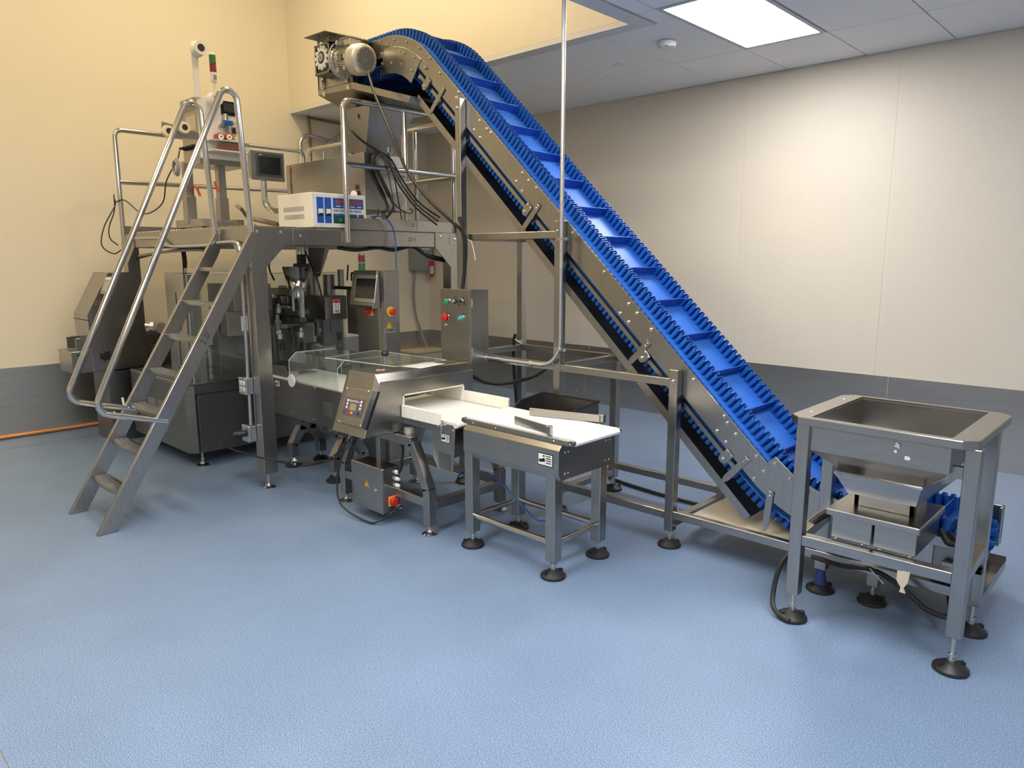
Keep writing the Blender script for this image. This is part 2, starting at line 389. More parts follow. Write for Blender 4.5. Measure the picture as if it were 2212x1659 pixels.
# belt loop
mb = MB(); mb.soft = True; n = len(LP); vs = []
for x, z, nx, nz in LP:
    for d in (0, -.006):
        for y in (3.362, 3.838): vs.append((x+nx*d, y, z+nz*d))
fs = []
for i in range(n):
    j = (i+1) % n; A, B = i*4, j*4
    fs += [(A, B, B+1, A+1), (A+2, A+3, B+3, B+2), (A, A+2, B+2, B), (A+1, B+1, B+3, A+3)]
belt = mb.add(vs, fs).build('belt', 'beltblue', cv)
# corrugated side walls (one per belt edge, all round the loop)
PITCHW = LTOT/round(LTOT/.0365); HW = .066
def sidewall(yc):
    NP = round(LTOT/PITCHW); per = 16; vs = []; fs = []; th = .0016; N = NP*per
    for k in range(N):
        a = 2*PI*k/per; s = PITCHW*k/per-.0056*math.sin(2*a); q = 1.0*math.sin(a); y = yc+.0235*math.tanh(q)/math.tanh(1.0)
        # wave tangent for wall thickness
        ds = PITCHW/(2*PI)-.0112*math.cos(2*a); dy = .0235*math.cos(a)/math.cosh(q)**2/math.tanh(1.0); L = math.hypot(ds, dy); ts, ty = -dy/L*th, ds/L*th
        for sg in (-1, 1):
            x, z, nx, nz = at(s+ts*sg, tot=LTOT)
            for h in (0, HW): vs.append((x+nx*h, y+ty*sg, z+nz*h))
    for k in range(N):
        A, B = k*4, ((k+1) % N)*4
        fs += [(A, B, B+1, A+1), (A+2, A+3, B+3, B+2), (A+1, B+1, B+3, A+3)]
    mw = MB(); mw.soft = True; me_b = mw.add(vs, fs).build('sidewall', 'fin_blue', belt)
    return me_b
sidewall(3.424); sidewall(3.776)
# cleats
ME_CLEAT = MB().box(-.003, .003, -.156, .156, 0, .056).box(-.014, .014, -.156, .156, 0, .003).mesh('cleat', mat='cleatblue', bevel=.0015)
sc = None
for k in range(round(LTOT/.2615)):
    s = (CS[s_at_x(-2.60)]+k*LTOT/round(LTOT/.2615)) % LTOT; x, z, nx, nz = at(s, tot=LTOT)
    inst('cleat', ME_CLEAT, frame((x, 3.60, z), (nx, 0, nz), (nz, 0, -nx)), cv)
# side plates: strips following the belt
def strip(x0, x1, d0, d1, y, th=.006, cuts=None):
    i0, i1 = s_at_x(x0), s_at_x(x1); pts = CAR[i0:i1+1]; m = MB(); m.soft = True; vs = []; fs = []
    for x, z, nx, nz in pts:
        for d in (d0, d1):
            for yy in (y, y+th): vs.append((x+nx*d, yy, z+nz*d))
    for i in range(len(pts)-1):
        A, B = i*4, i*4+4; fs += [(A, B, B+2, A+2), (A+1, A+3, B+3, B+1), (A, A+1, B+1, B), (A+2, B+2, B+3, A+3)]
    e = (len(pts)-1)*4; fs += [(0, 2, 3, 1), (e, e+1, e+3, e+2)]
    return m.add(vs, fs)
for y, near in ((YN, True), (YF_-.006, False)):
    for a, b in ((-1.02, -1.518), (-1.522, -2.256), (-2.260, -3.062), (-3.066, -4.30), (-4.304, -4.80)):
        p = strip(a, b, .004, -.122, y).build('side_plate', 'steel', cv)
        strip(a, b, .007, .002, y-.004 if near else y, .012).build('plate_lip', 'steel_pol', p)
    strip(-1.5, -4.2, -.150, -.174, 3.350 if near else 3.838, .012).build('return_guide', 'steel', cv)
    strip(-.70, -1.02, -.02, -.20, y).build('tail_plate', 'steel', cv)
    strip(-1.4, -4.1, -.012, -.122, y+.02 if near else y-.02, .003).build('liner', 'dark', cv)
# belt slide bed under the carrying run
strip(-.75, -4.9, -.012, -.020, 3.375, .45).build('slide_bed', 'steel_dark', cv)
# arch cover and tail guide plates (near side), with bolts
def plateY(name, pts, y, th, mt='steel', bev=.001): return MB().prism([(p[0], y, p[1]) for p in pts], (0, th, 0)).build(name, mt, cv, bevel=bev)
arch = []
for k in range(9): a = AL*(.95-k/8*1.0); arch.append((xa-.257+.57*math.sin(a)+.01, ZH-RA+.57*math.cos(a)+.012))
arch += [(-4.482, 2.85)]
for k in range(7): a = AL*(-.15+k/6*1.12); arch.append((xa-.257+.41*math.sin(a), ZH-RA+.41*math.cos(a)))
plateY('arch_cover', arch, YN-.006, .006)
plateY('arch_cover', arch, YF_, .006)
guide = [(-1.50, .505), (-1.405, .604), (-1.31, .528), (-1.19, .476), (-1.05, .445), (-.98, .442), (-.98, .22), (-1.16, .25), (-1.30, .33), (-1.40, .43)]
plateY('tail_guide', guide, YN-.008, .006); plateY('tail_guide', guide, YF_+.002, .006)
YB = YN-.0005
B = []
for px, py in [(951,158),(992,200),(896,123),(866,110),(837,98),(822,90),(852,86),(879,91),(906,104),(929,126),(986,211),(1037,261),(1025,281),(1052,279),(1061,287),(1038,298),(1129,374),(1116,392),(1142,390),(1159,406),(1128,413),(1238,503),(1305,588),(1358,657),(1340,677),(1376,677),(1358,696),(1407,712),(1498,820),(1564,899),(1571,914),(1549,931),(1589,938),(1568,955),(1634,985),(1629,1034)]:
    p = PY(px, py, YN); B.append((p.x, YB, p.z))
bolts(cv, B, (0,-1,0))
bolts(cv, [(p.x, YN-.008, p.z) for p in (PY(*q, YN-.008) for q in [(826,116),(873,115),(846,136),(868,139),(889,152),(918,147),(907,168),(826,138),(1674,1001),(1650,1018),(1707,1034),(1746,1062)])], (0,-1,0))
# drip tray under the belt
def sstrip(x0, x1, d0, d1, y0, y1):
    n_ = V((math.sin(AL), 0, math.cos(AL))); P = lambda x, d: V((x, 0, .563-SL*(x+1.454)))+n_*d
    a = [P(x0,d0), P(x1,d0), P(x1,d1), P(x0,d1)]
    return MB().prism([p+V((0,y0,0)) for p in a], (0,y1-y0,0))
dt = sstrip(-1.343, -3.88, -.292, -.296, YN, YF_).build('drip_tray', 'steel', cv)
sstrip(-1.343, -3.88, -.252, -.296, YN-.003, YN).build('tray_lip', 'steel', dt); sstrip(-1.343, -3.88, -.252, -.296, YF_, YF_+.003).build('tray_lip', 'steel', dt)
# hanger arms and return rollers
def arm(px, py, qx, qy):
    a = PY(px, py, YN); b = PY(qx, qy, YN); d = (b-a).normalized(); s = V((d.z, 0, -d.x))*.017
    m = MB().prism([a+s+V((0,-.009,0)), b-d*.03+s+V((0,-.009,0)), b+s*.3+V((0,-.009,0)), b-s*.3+V((0,-.009,0)), b-d*.03-s+V((0,-.009,0)), a-s+V((0,-.009,0))], (0,.004,0)).build('hanger_arm', 'steel', cv, bevel=.0008)
    bolts(m, [a+d*.012+V((0,-.009,0)), a+d*.032+V((0,-.009,0))], (0,-1,0), ME_SCREW)
for q in [(960,190,930,246), (1166,441,1128,500), (1403,738,1358,787), (1617,989,1561,1040), (1666,1058,1653,1146)]: arm(*q)
def lug(px, py, qx, qy):
    a = PY(px, py, YN); b = PY(qx, qy, YN); d = (b-a).normalized(); s = V((d.z, 0, -d.x)); o = V((0,-.010,0)); r = .026
    pts = [a+s*r+o, a-s*r+o]+[b+(-s*math.cos(t)+d*math.sin(t))*r+o for t in [PI*k/8 for k in range(9)]]
    m = MB().prism(pts, (0,.005,0)).build('roller_bracket', 'steel', cv, bevel=.0008)
    bolts(m, [b+o], (0,-1,0)); bolts(m, [a+s*r*.6+d*.01+o, a-s*r*.6+d*.01+o], (0,-1,0), ME_SCREW)
    MB().cyl((b.x,YN-.005,b.z),(b.x,YF_+.005,b.z),.014,12).build('return_roller', 'steel_dark', m)
for q in [(929,170,919,187), (1147,443,1136,457), (1401,763,1389,773), (1579,977,1564,990)]: lug(*q)
# frame: posts, rails, feet
T = .05
def post(x, y, z0, z1): return MB().box(x-T/2, x+T/2, y-T/2, y+T/2, z0, z1).build('post', 'steel', cv, bevel=.002)
def rail(p, q, w=.042, h=.042): return MB().bar(p, q, w, h).build('rail', 'steel_h', cv, bevel=.002)
YP0, YP1 = YN-.028, YF_+.028
for x, zt in ((-3.605, 2.56), (-2.755, 1.765), (-1.955, .975)):
    for y in (YP0, YP1):
        post(x, y, .09, zt); foot(cv, x, y, .10, rot=.7)
        bolts(cv, [(x, y-.026, zt-.06)], (0,-1,0))
for y in (YP0, YP1):
    rail((-3.58, y, 1.686), (-2.78, y, 1.686)); rail((-3.58, y, .905), (-2.78, y, .905)); rail((-2.73, y, .905), (-1.98, y, .905))
    rail((-2.73, y, .175), (-1.98, y, .175)); rail((-1.93, y, .185), (-.585, y, .185))
for x, z in ((-3.605, 1.686), (-3.605, .905), (-2.755, .905), (-2.755, .13), (-1.955, .13), (-.93, .185), (-.60, .185)): rail((x, YP0+.025, z), (x, YP1-.025, z))
bolts(cv, [(x+.026, YP0+dy, z) for x, z in ((-3.605,1.74),(-3.605,1.63),(-2.755,.95),(-2.755,.85),(-1.955,.24),(-1.955,.125),(-2.755,.23),(-2.755,.12)) for dy in (0,)], (1,0,0))
for x in (-.93,):
    for y in (YP0+.06, YP1): MB().box(x-.025,x+.025,y-.025,y+.025,.085,.164).build('post', 'steel', cv, bevel=.002); foot(cv, x, y, .09, rot=.4)
# catch pan on the lower rails, tail end block
MB().box(-1.84, -.62, YP0+.024, YP1-.022, .196, .200).build('catch_pan', 'beige', cv)
MB().box(-.70, -.545, YF_+.0, YF_+.02, .24, .425).box(-.555,-.545,YF_-.04,YF_+.02,.24,.425).build('tail_bearing_bracket', 'steel', cv, bevel=.002)
MB().box(-.66, -.515, YN-.03, YN, .28, .30).box(-.545,-.515,YN-.03,YN,.16,.30).build('tail_bearing_bracket', 'steel', cv, bevel=.002)
MB().box(-.60,-.515,YP0+.03,YP1-.02,.128,.132).box(-.517,-.515,YP0+.03,YP1-.02,.132,.165).box(-.60,-.515,YP1-.022,YP1-.02,.132,.185).build('end_scrap_tray', 'steel', cv)
for xx, zz in ((XT, ZT-RP), (XH, ZH-RP)): MB().cyl((xx, YN+.01, zz), (xx, YF_-.01, zz), RP-.007, 24).build('pulley', 'steel_dark', cv)
# --- head: side box, chute, gearbox, motor
hd = MB().prism([(-5.22, 3.28, 2.85), (-4.75, 3.28, 2.838), (-4.75, 3.28, 3.02), (-4.60, 3.28, 3.09), (-4.60, 3.28, 3.11), (-5.22, 3.28, 3.16)], (0, .05, 0)).prism([(-5.22, 3.87, 2.85), (-4.1, 3.87, 2.66), (-4.1, 3.87, 2.70), (-4.60, 3.87, 3.11), (-5.22, 3.87, 3.16)], (0, .02, 0)).box(-5.22,-5.20,3.28,3.89,2.85,3.16).build('head_housing', 'steel', cv, bevel=.003)
a0 = [(-5.22,3.28,2.85),(-4.75,3.28,2.836),(-4.075,3.28,2.642),(-4.075,3.89,2.642),(-4.75,3.89,2.836),(-5.22,3.89,2.85)]
a1 = [(-5.22,3.28,2.812),(-4.75,3.28,2.79),(-4.10,3.28,2.60),(-4.10,3.89,2.60),(-4.75,3.89,2.79),(-5.22,3.89,2.812)]
a2 = [(-5.06,3.43,2.69),(-4.80,3.43,2.69),(-4.60,3.43,2.69),(-4.60,3.72,2.69),(-4.80,3.72,2.69),(-5.06,3.72,2.69)]
cm = MB(); cm.add(a0+a1+a2, [(i,(i+1)%6,6+(i+1)%6,6+i) for i in range(6)]+[(6+i,6+(i+1)%6,12+(i+1)%6,12+i) for i in range(6)])
ch = cm.build('discharge_chute', 'steel', cv); md = ch.modifiers.new('solid', 'SOLIDIFY'); md.thickness = .004
for px in (-5.13, -4.80):
    c = MB().box(px-.012,px+.012,3.262,3.28,2.84,2.93).box(px-.008,px+.008,3.252,3.262,2.85,2.905).box(px-.018,px+.018,3.27,3.28,2.79,2.825).build('toggle_clip', 'steel_pol', cv, bevel=.002)
# gearbox: square housing with finned ring face
gx0, gx1, gz0, gz1, gy0, gy1 = -5.075, -4.875, 2.91, 3.125, 3.17, 3.275
gb = thing('gear_motor', 'grey geared motor bolted to the head of the inclined conveyor', 'motor', (-4.9, 3.2, 2.84))
MB().box(gx0+.012,gx1-.012,gy0+.014,gy1,gz0+.012,gz1-.012).box(gx0,gx0+.016,gy0,gy1,gz0,gz1).box(gx1-.016,gx1,gy0,gy1,gz0,gz1).box(gx0,gx1,gy0,gy1,gz0,gz0+.016).box(gx0,gx1,gy0,gy1,gz1-.016,gz1).build('gearbox', 'steel_dark', gb, bevel=.002)
gc = V(((gx0+gx1)/2-.01, gy0+.012, (gz0+gz1)/2+.012))
MB().box(gx0+.016,gx1-.016,gy0+.010,gy0+.014,gz0+.016,gz1-.016).build('gearbox_face', 'dark', gb)
ring = MB().lathe([(.050,0),(.066,0),(.068,.006),(.066,.012),(.048,.012)], gc, (0,-1,0), 28)
for k in range(12):
    if k in (8, 9, 10): pass
    a = 2*PI*k/12; c = gc+V((math.cos(a)*.076, -.006, math.sin(a)*.076)); ring.lathe([(.013,-.006),(.015,0),(.011,.007)], c, (0,-1,0), 10)
ring.build('flange_ring', 'white', gb)
MB().lathe([(.044,.0118),(.044,.0135),(.043,.0136)], gc, (0,-1,0), 22).build('seal_ring', 'dark', gb)
MB().lathe([(.030,.0135),(.030,.018),(.024,.021),(.012,.022)], gc, (0,-1,0), 22).build('bearing_cap', 'cast', gb)
MB().lathe([(.012,0),(.012,.012),(.008,.014)], gc+V((0,-.021,0)), (0,-1,0), 8).build('shaft_bolt', 'bolt', gb)
bolts(gb, [(xx, gy0, zz) for xx in (gx0+.02, gx1-.02) for zz in (gz0+.02, gz1-.02)], (0,-1,0), ME_SCREW)
for k in range(6): MB().box(gx1, gx1+.045, gy0+.02+.015*k, gy0+.024+.015*k, gz0+.03, gz1-.02).build('gearbox_fin', 'steel_dark', gb)
MB().prism([(gx0-.02, 3.10, 3.172), (gx1+.06, 3.10, 3.166), (gx1+.30, 3.10, 3.09), (gx1+.30, 3.10, 3.094), (gx1+.06, 3.10, 3.170), (gx0-.02, 3.10, 3.176)], (0, .22, 0)).build('guard_plate', 'steel_dark', gb)
for xx in (gx0+.03, gx1-.03):
    MB().cyl((xx,gy0+.02,gz1),(xx,gy0+.02,3.185),.006,8).lathe([(.012,0),(.012,.012)], (xx,gy0+.02,gz1+.02), n=6).lathe([(.012,0),(.012,.01)], (xx,gy0+.02,3.172), n=6).build('guard_stud', 'bolt', gb)
# motor along +X, turned a little towards the room
ma = V((-4.735, 3.19, 2.968)); mdir = V((1, 0, -.15)).normalized()
MB().lathe([(.120,0),(.126,.006),(.126,.016),(.112,.020),(.108,.028),(.095,.028)], ma, mdir, 36).build('mount_flange', 'alu', gb)
for k in range(24):
    a = 2*PI*k/24; M = frame(ma+mdir*.022, mdir); c = M @ V((math.cos(a)*.092, math.sin(a)*.092, .012)); c2 = M @ V((math.cos(a)*.115, math.sin(a)*.115, .0))
    MB().bar(c, c2, .004, .018, mdir).build('flange_rib', 'alu', gb)
MB().lathe([(.095,.02),(.086,.05),(.080,.05),(.080,.18),(.09,.18)], ma, mdir, 28).build('motor_body', 'alu', gb)
Mm = frame(ma, mdir)
for k in range(34):
    a = 2*PI*k/34
    if 1.2 < a < 1.9: continue
    p = Mm @ V((math.cos(a)*.087, math.sin(a)*.087, .05)); q = Mm @ V((math.cos(a)*.087, math.sin(a)*.087, .18))
    MB().bar(p, q, .0035, .018, p-(Mm @ V((0,0,.06)))).build('cooling_fin', 'alu', gb)
MB().lathe([(.090,.175),(.104,.176),(.106,.180),(.106,.184),(.106,.256),(.106,.262),(.103,.274),(.096,.284),(.088,.288)], ma, mdir, 32).build('fan_cowl', 'alu', gb)
gr = MB().lathe([(.092,.286),(.084,.293),(.02,.294)], ma, mdir, 28).build('fan_grille', 'cast', gb)
hole = MB()
for i in range(-5, 6):
    for j in range(-6, 7):
        if i*i+j*j*.8 < 31 and (i, j) != (0, 0):
            c = Mm @ V((i*.0125, j*.0115, .2925)); hole.lathe([(.0042,0),(.0042,.003)], c, mdir, 6)
hole.build('grille_hole', 'dark', gr)['kind'] = 'stuff'
tb = Mm @ V((0,0,.11)); MB().box(tb.x-.06,tb.x+.06,tb.y-.05,tb.y+.05,tb.z+.085,tb.z+.135).build('terminal_box', 'alu', gb, bevel=.006)
MB().box(tb.x-.065,tb.x+.065,tb.y-.055,tb.y+.055,tb.z+.135,tb.z+.147).build('terminal_lid', 'alu', gb, bevel=.004)
MB().lathe([(.022,0),(.022,.012),(.017,.014),(.017,.04)], (tb.x-.04,tb.y-.05,tb.z+.108), (-.3,-1,0), 12).build('cable_gland', 'cast', gb)
c = Mm @ V((-.0,0,.13)); 
for dz in (-.02, .06): 
    for dx in (-.03, .05): MB().box(tb.x+dx-.008,tb.x+dx+.008,tb.y-.102,tb.y-.086,tb.z+dz-.075,tb.z+dz-.045).build('motor_lug', 'cast', gb, bevel=.003)
MB().box(tb.x-.035,tb.x+.025,tb.y-.101,tb.y-.095,tb.z-.022,tb.z+.028).build('nameplate', 'steel_dark', gb)
MB().tube(spline([(tb.x-.06,tb.y-.09,tb.z+.10),(tb.x-.10,tb.y-.10,tb.z+.04),(tb.x-.06,tb.y-.02,tb.z-.02)]), .009, 8).build('motor_lead', 'cable', gb)
# motor cable down to the control box
tag(MB().tube(spline([PY(795,158,3.19), PY(812,210,3.15), PY(850,300,3.1), PY(880,370,3.08), PY(925,430,3.08), PY(975,478,3.12), PY(1000,505,3.2), PY(1003,560,3.22), PY(1000,626,3.23)]), .010, 8).build('motor_cable', 'cable'), 'long grey-black cable hanging from the conveyor motor to the control box', 'cable')

# --- conveyor control box
cb = thing('conveyor_control_box', 'steel control box with buttons mounted on the inclined conveyor post', 'control box', (-3.467, 3.2, .89))
bx0, bx1, by0, by1, bz0, bz1 = -3.605, -3.33, 3.115, 3.282, .885, 1.352
MB().box(bx0,bx1,by0+.012,by1,bz0,bz1).build('body', 'steel', cb, bevel=.003)
dr = MB().box(bx0-.004,bx1+.002,by0,by0+.011,bz0-.004,bz1+.004).build('door', 'steel', cb, bevel=.003)
for z in (1.27, .965): MB().cyl((bx1+.006,by0+.014,z-.025),(bx1+.006,by0+.014,z+.025),.006,8).build('hinge', 'bolt', dr)
def button(parent, p, nrm, r, mt, ring='steel_pol', h=.012, mush=False, name='button'):
    b = MB().lathe([(r*1.2,0),(r*1.2,.005),(r*.9,.006)] , p, nrm, 18).build('button_ring', ring, parent)
    MB().lathe([(r*.8,0),(r*.8,h),(r*(1.15 if mush else .9),h),(r*(1.15 if mush else .9),h+.010),(r*.7,h+.016)], p, nrm, 18).build(name, mt, parent); return b
def fp(px, py): return PY(px, py, by0)
for (px, py, mt, r, mu) in ((967,651,'green',.020,False),(964,685,'red',.022,True),(998,687,'teal',.017,False)): button(dr, fp(px,py), (0,-1,0), r, mt, mush=mu)
button(dr, fp(983,651), (0,-1,0), .013, 'steel_pol', 'dark')
sw = button(dr, fp(996,651), (0,-1,0), .015, 'dark', 'steel_pol'); p = fp(997,652); MB().bar(p+V((-.016,-.024,.016)), p+V((.012,-.024,-.022)), .012, .014, (0,1,0)).build('selector_lever', 'dark', sw, bevel=.002)
MB().lathe([(.012,0),(.012,.004),(.006,.005)], fp(962,703), (0,-1,0), 14).build('lock', 'steel_pol', dr)
for (px, py) in ((968,643),(984,642),(1001,643),(969,677),(1000,678)): text('button_caption', 'Power' if px < 975 else 'Speed' if px < 990 else 'Run', .011, YF(fp(px,py)+V((0,-.0005,0))), 'ink', dr)

# conduit from ceiling to the box
co = thing('electrical_conduit', 'thin galvanized conduit dropping from the ceiling to the control box', 'conduit', (-2.70, 3.25, .9))
MB().tube(fillet([(-2.70,3.25,CZ),(-2.70,3.25,.915),(-3.318,3.25,.915)], .16, 10), .0125, 12).build('conduit_pipe', 'galv', co)
for z in (1.66, 1.02): MB().lathe([(.017,-.006),(.017,.006)], (-2.70,3.25,z), n=14).box(-2.735,-2.665,3.255,3.268,z-.008,z+.008).build('pipe_clamp', 'steel_pol', co)
MB().lathe([(.019,-.012),(.019,.012)], (-2.93,3.25,.915), (1,0,0), 12).lathe([(.02,0),(.02,.014)], (-3.329,3.25,.915), (1,0,0), 8).build('coupling', 'galv', co)
MB().tube([(-2.70,3.25,1.50),(-2.70,3.25,1.53)], .0145, 12).build('coupling', 'galv', co)

# ================================================================== INFEED HOPPER FEEDER
hp = thing('hopper_feeder', 'steel infeed hopper on four legs above a vibrating tray', 'hopper', (-.84, 3.2, 0))
LEG = {(-1.134,2.968):.12, (-.528,2.985):.14, (-1.150,3.33):.11, (-.541,3.367):.13}
T = .052
RZ = .905
for (x, y), zb in LEG.items():
    MB().box(x-T/2,x+T/2,y-T/2,y+T/2,zb,RZ-.032).build('leg', 'steel', hp, bevel=.002); foot(hp, x, y, zb+.005, rot=.8)
rag = MB().lathe([(.016,.03),(.030,.035),(.024,.06),(.018,.10),(.013,.118)], (-1.150,3.33,0), n=14).build('tape_wrap', 'motorblue', hp)
ox0, ox1, oy0, oy1, cf = -1.195, -.512, 2.925, 3.60, .045
outer = [(ox0+cf,oy0),(ox1-cf,oy0),(ox1,oy0+cf),(ox1,oy1-cf),(ox1-cf,oy1),(ox0+cf,oy1),(ox0,oy1-cf),(ox0,oy0+cf)]
ix0, ix1, iy0, iy1 = ox0+.085, ox1-.085, oy0+.035, oy1-.03
inner = [(ix0,iy0),(ix1,iy0),(ix1,iy0),(ix1,iy1),(ix1,iy1),(ix0,iy1),(ix0,iy1),(ix0,iy0)]
vs = [(*p,RZ) for p in outer]+[(*p,RZ-.034) for p in outer]+[(*p,RZ) for p in inner]+[(*p,RZ-.034) for p in inner]; fs = []
for i in range(8):
    j = (i+1) % 8; fs += [(i,j,16+j,16+i), (8+i,24+i,24+j,8+j), (i,8+i,8+j,j), (16+i,16+j,24+j,24+i)]
rm = MB().add(vs, fs).build('rim', 'steel_h', hp, bevel=.003)
bolts(rm, [(ox0+.045,oy0+.14,RZ),(ox0+.045,oy1-.15,RZ),(ox1-.045,oy0+.14,RZ),(ox1-.045,oy1-.15,RZ)], (0,0,1), ME_SCREW)
tx0, tx1, ty0, ty1 = -1.115, -.572, iy0, iy1
L0 = [(ix0,iy0,RZ-.01),(ix1,iy0,RZ-.01),(ix1,iy1,RZ-.01),(ix0,iy1,RZ-.01)]
L1 = [(ix0,iy0,.765),(ix1,iy0,.765),(ix1,iy1,.765),(ix0,iy1,.765)]
L2 = [(-.985,3.035,.678),(-.695,3.035,.678),(-.695,3.45,.66),(-.985,3.45,.66)]
tub = MB().add(L0+L1+L2, [(i,(i+1)%4,4+(i+1)%4,4+i) for i in range(4)]+[(4+i,4+(i+1)%4,8+(i+1)%4,8+i) for i in range(4)]).build('tub', 'steel_h', hp)
s = tub.modifiers.new('solid', 'SOLIDIFY'); s.thickness = .004
random.seed(3)
for (px, py, n, r) in ((1938,962,5,.012),(1960,990,5,.010),(1935,975,3,.006)):
    m = MB(); c = PY(px, py, iy0-.0045); k = 7+n
    m.prism([c+V((math.cos(2*PI*i/k), 0, math.sin(2*PI*i/k)))*r*random.uniform(.5,1.3) for i in range(k)], (0,-.0006,0)).build('sticker_residue', 'white', hp)
MB().box(-.64,-.56,3.0,3.03,.745,.79).build('bracket', 'steel', hp)
RH = .372
for p, q in (((-1.108,2.968,RH),(-.554,2.985,RH)),((-1.124,3.33,RH),(-.567,3.367,RH)),((-1.134,2.994,RH),(-1.150,3.304,RH)),((-.53,3.01,RH),(-.541,3.341,RH))):
    MB().bar(p, q, .05, .044).build('rail', 'steel_h', hp, bevel=.002)
# vibrator base: split box with overhanging lid and springs
MB().box(-1.010,-.853,3.0,3.33,.402,.500).build('base_box', 'steel_h', hp, bevel=.003)
MB().box(-.845,-.688,3.0,3.33,.402,.500).build('base_box', 'steel_h', hp, bevel=.003)
MB().box(-1.03,-.675,2.975,3.35,.500,.528).build('lid', 'steel_h', hp, bevel=.004)
for x in (-.99, -.885, -.82, -.71):
    for y in (3.02, 3.31): MB().lathe([(.014,0),(.017,.004),(.014,.008)], (x,y,.394), n=12).build('spring', 'bolt', hp)
MB().box(-.96,-.73,3.10,3.12,.528,.60).box(-.96,-.94,3.10,3.28,.528,.60).box(-.75,-.73,3.10,3.28,.528,.60).build('tray_support', 'steel_h', hp, bevel=.002)
A = [(-.965,3.03,.598),(-.712,3.03,.598),(-.712,3.60,.565),(-.965,3.60,.565)]
Bt = [(-1.012,2.995,.682),(-.69,2.995,.682),(-.66,3.62,.640),(-1.012,3.62,.640)]
tr = MB().add(A+Bt, [(0,1,2,3),(0,4,5,1),(1,5,6,2),(3,7,4,0)]).build('feed_tray', 'steel_h', hp); s = tr.modifiers.new('solid', 'SOLIDIFY'); s.thickness = .003
MB().tube([Bt[3], Bt[0], Bt[1], Bt[2]], .006, 8).build('tray_bead', 'steel_pol', hp)
tag(MB().tube(spline([(-1.015,3.22,.47),(-1.07,3.20,.45),(-1.13,3.15,.40),(-1.17,3.10,.33)]), .017, 10).build('feeder_cable', 'rubber'), 'short thick black cable leaving the vibrating feeder base', 'cable')
p0 = [(-1.172,3.08,.30),(-1.22,3.02,.20),(-1.225,2.97,.08),(-1.195,2.93,.03),(-1.12,2.905,.014)]
tag(MB().tube(spline(p0), .011, 8).build('feeder_power_cable', 'rubber'), 'black cable looping down beside the front foot of the hopper', 'cable')
tag(MB().tube(spline([(-1.16,3.22,.20),(-1.03,3.22,.195),(-.90,3.22,.215),(-.78,3.22,.175),(-.68,3.22,.11),(-.60,3.24,.10),(-.62,3.32,.16)]), .012, 8).build('hanging_cable', 'rubber'), 'black cable strung under the hopper rails', 'cable')
tag(MB().tube(spline([(-.655,3.20,.47),(-.62,3.18,.43),(-.60,3.22,.42),(-.64,3.27,.44)]), .012, 8).build('cable_loop', 'rubber'), 'small black cable loop at the side of the feeder base', 'cable')
tag(MB().bar((-.905,3.205,.225),(-.845,3.200,.175),.006,.003).bar((-.96,3.20,.255),(-.88,3.205,.23),.004,.002).build('cable_tie', 'tie'), 'pale cable tie around the cable under the hopper', 'cable tie')
tag(MB().prism([(-.735,2.955,.355),(-.69,2.955,.355),(-.695,2.955,.31),(-.708,2.955,.285),(-.70,2.955,.265),(-.722,2.955,.265),(-.718,2.955,.285),(-.735,2.955,.31)], (0,.006,0)).build('tape_strip', 'beige'), 'strip of masking tape hanging from the hopper rail', 'tape')

# ================================================================== TAKE-AWAY TABLE CONVEYOR
tb_ = thing('table_conveyor', 'small white belt conveyor table with crossed steel guides', 'conveyor', (-2.45, 2.75, 0))
TX0, TX1, TY0, TY1 = -2.765, -2.105, 2.53, 2.965
for x in (-2.735, -2.160):
    for y in (2.566, 2.929): MB().box(x-.03,x+.03,y-.03,y+.03,.085,.53).build('leg', 'steel', tb_, bevel=.003); foot(tb_, x, y, .09, rot=.3+x)
for p, q in (((-2.705,2.566,.175),(-2.19,2.566,.175)),((-2.705,2.929,.175),(-2.19,2.929,.175)),((-2.735,2.59,.175),(-2.735,2.908,.175)),((-2.16,2.59,.175),(-2.16,2.908,.175))):
    MB().cyl(p, q, .016, 12).build('cross_rail', 'steel_pol', tb_)
prof = [(TY0+.018,.505),(TY0,.54),(TY0,.655),(TY0+.022,.678),(TY0+.06,.680),(TY1-.06,.680),(TY1-.022,.678),(TY1,.655),(TY1,.54),(TY1-.018,.505)]
MB().prism([(TX0, y, z) for y, z in prof], (TX1-TX0, 0, 0)).build('body', 'steel_h', tb_, bevel=.002)
bolts(tb_, [(TX1, y, z) for y in (TY0+.05, TY0+.075, TY1-.06, TY1-.03) for z in (.535, .64)], (1,0,0), ME_SCREW)
bl = MB().prism([(x, 2.578, z) for x, z in [(-2.80,.712),(-2.05,.712),(-2.038,.708),(-2.030,.696),(-2.034,.684),(-2.044,.680),(-2.79,.680),(-2.806,.686),(-2.812,.696),(-2.808,.706)]], (0,.345,0)).build('belt', 'beltwhite', tb_)
for y0, y1 in ((2.562,2.576),(2.925,2.939)):
    MB().prism([(-2.795,y0,.678),(-2.07,y0,.678),(-2.07,y0,.705),(-2.795,y0,.705)], (0,y1-y0,0)).build('bed_rail', 'steel', tb_, bevel=.002)
    for x in (-2.795, -2.05): MB().cyl((x,y0-.004,.696),(x,y1+.004,.696),.013,14).build('roller_bearing', 'steel_dark', tb_)
bolts(tb_, [(-2.06,2.560,.69),(-2.16,2.560,.69),(-2.55,2.560,.69),(-2.72,2.56,.69)], (0,-1,0), ME_SCREW)
ga = PZ(1178,968,.725); gb2 = PZ(1113,913,.735)
g = MB().bar(V((-2.20,2.575,.735)), V((-2.475,2.625,.735)), .010, .040).build('guide_bar', 'steel_h', tb_, bevel=.002)
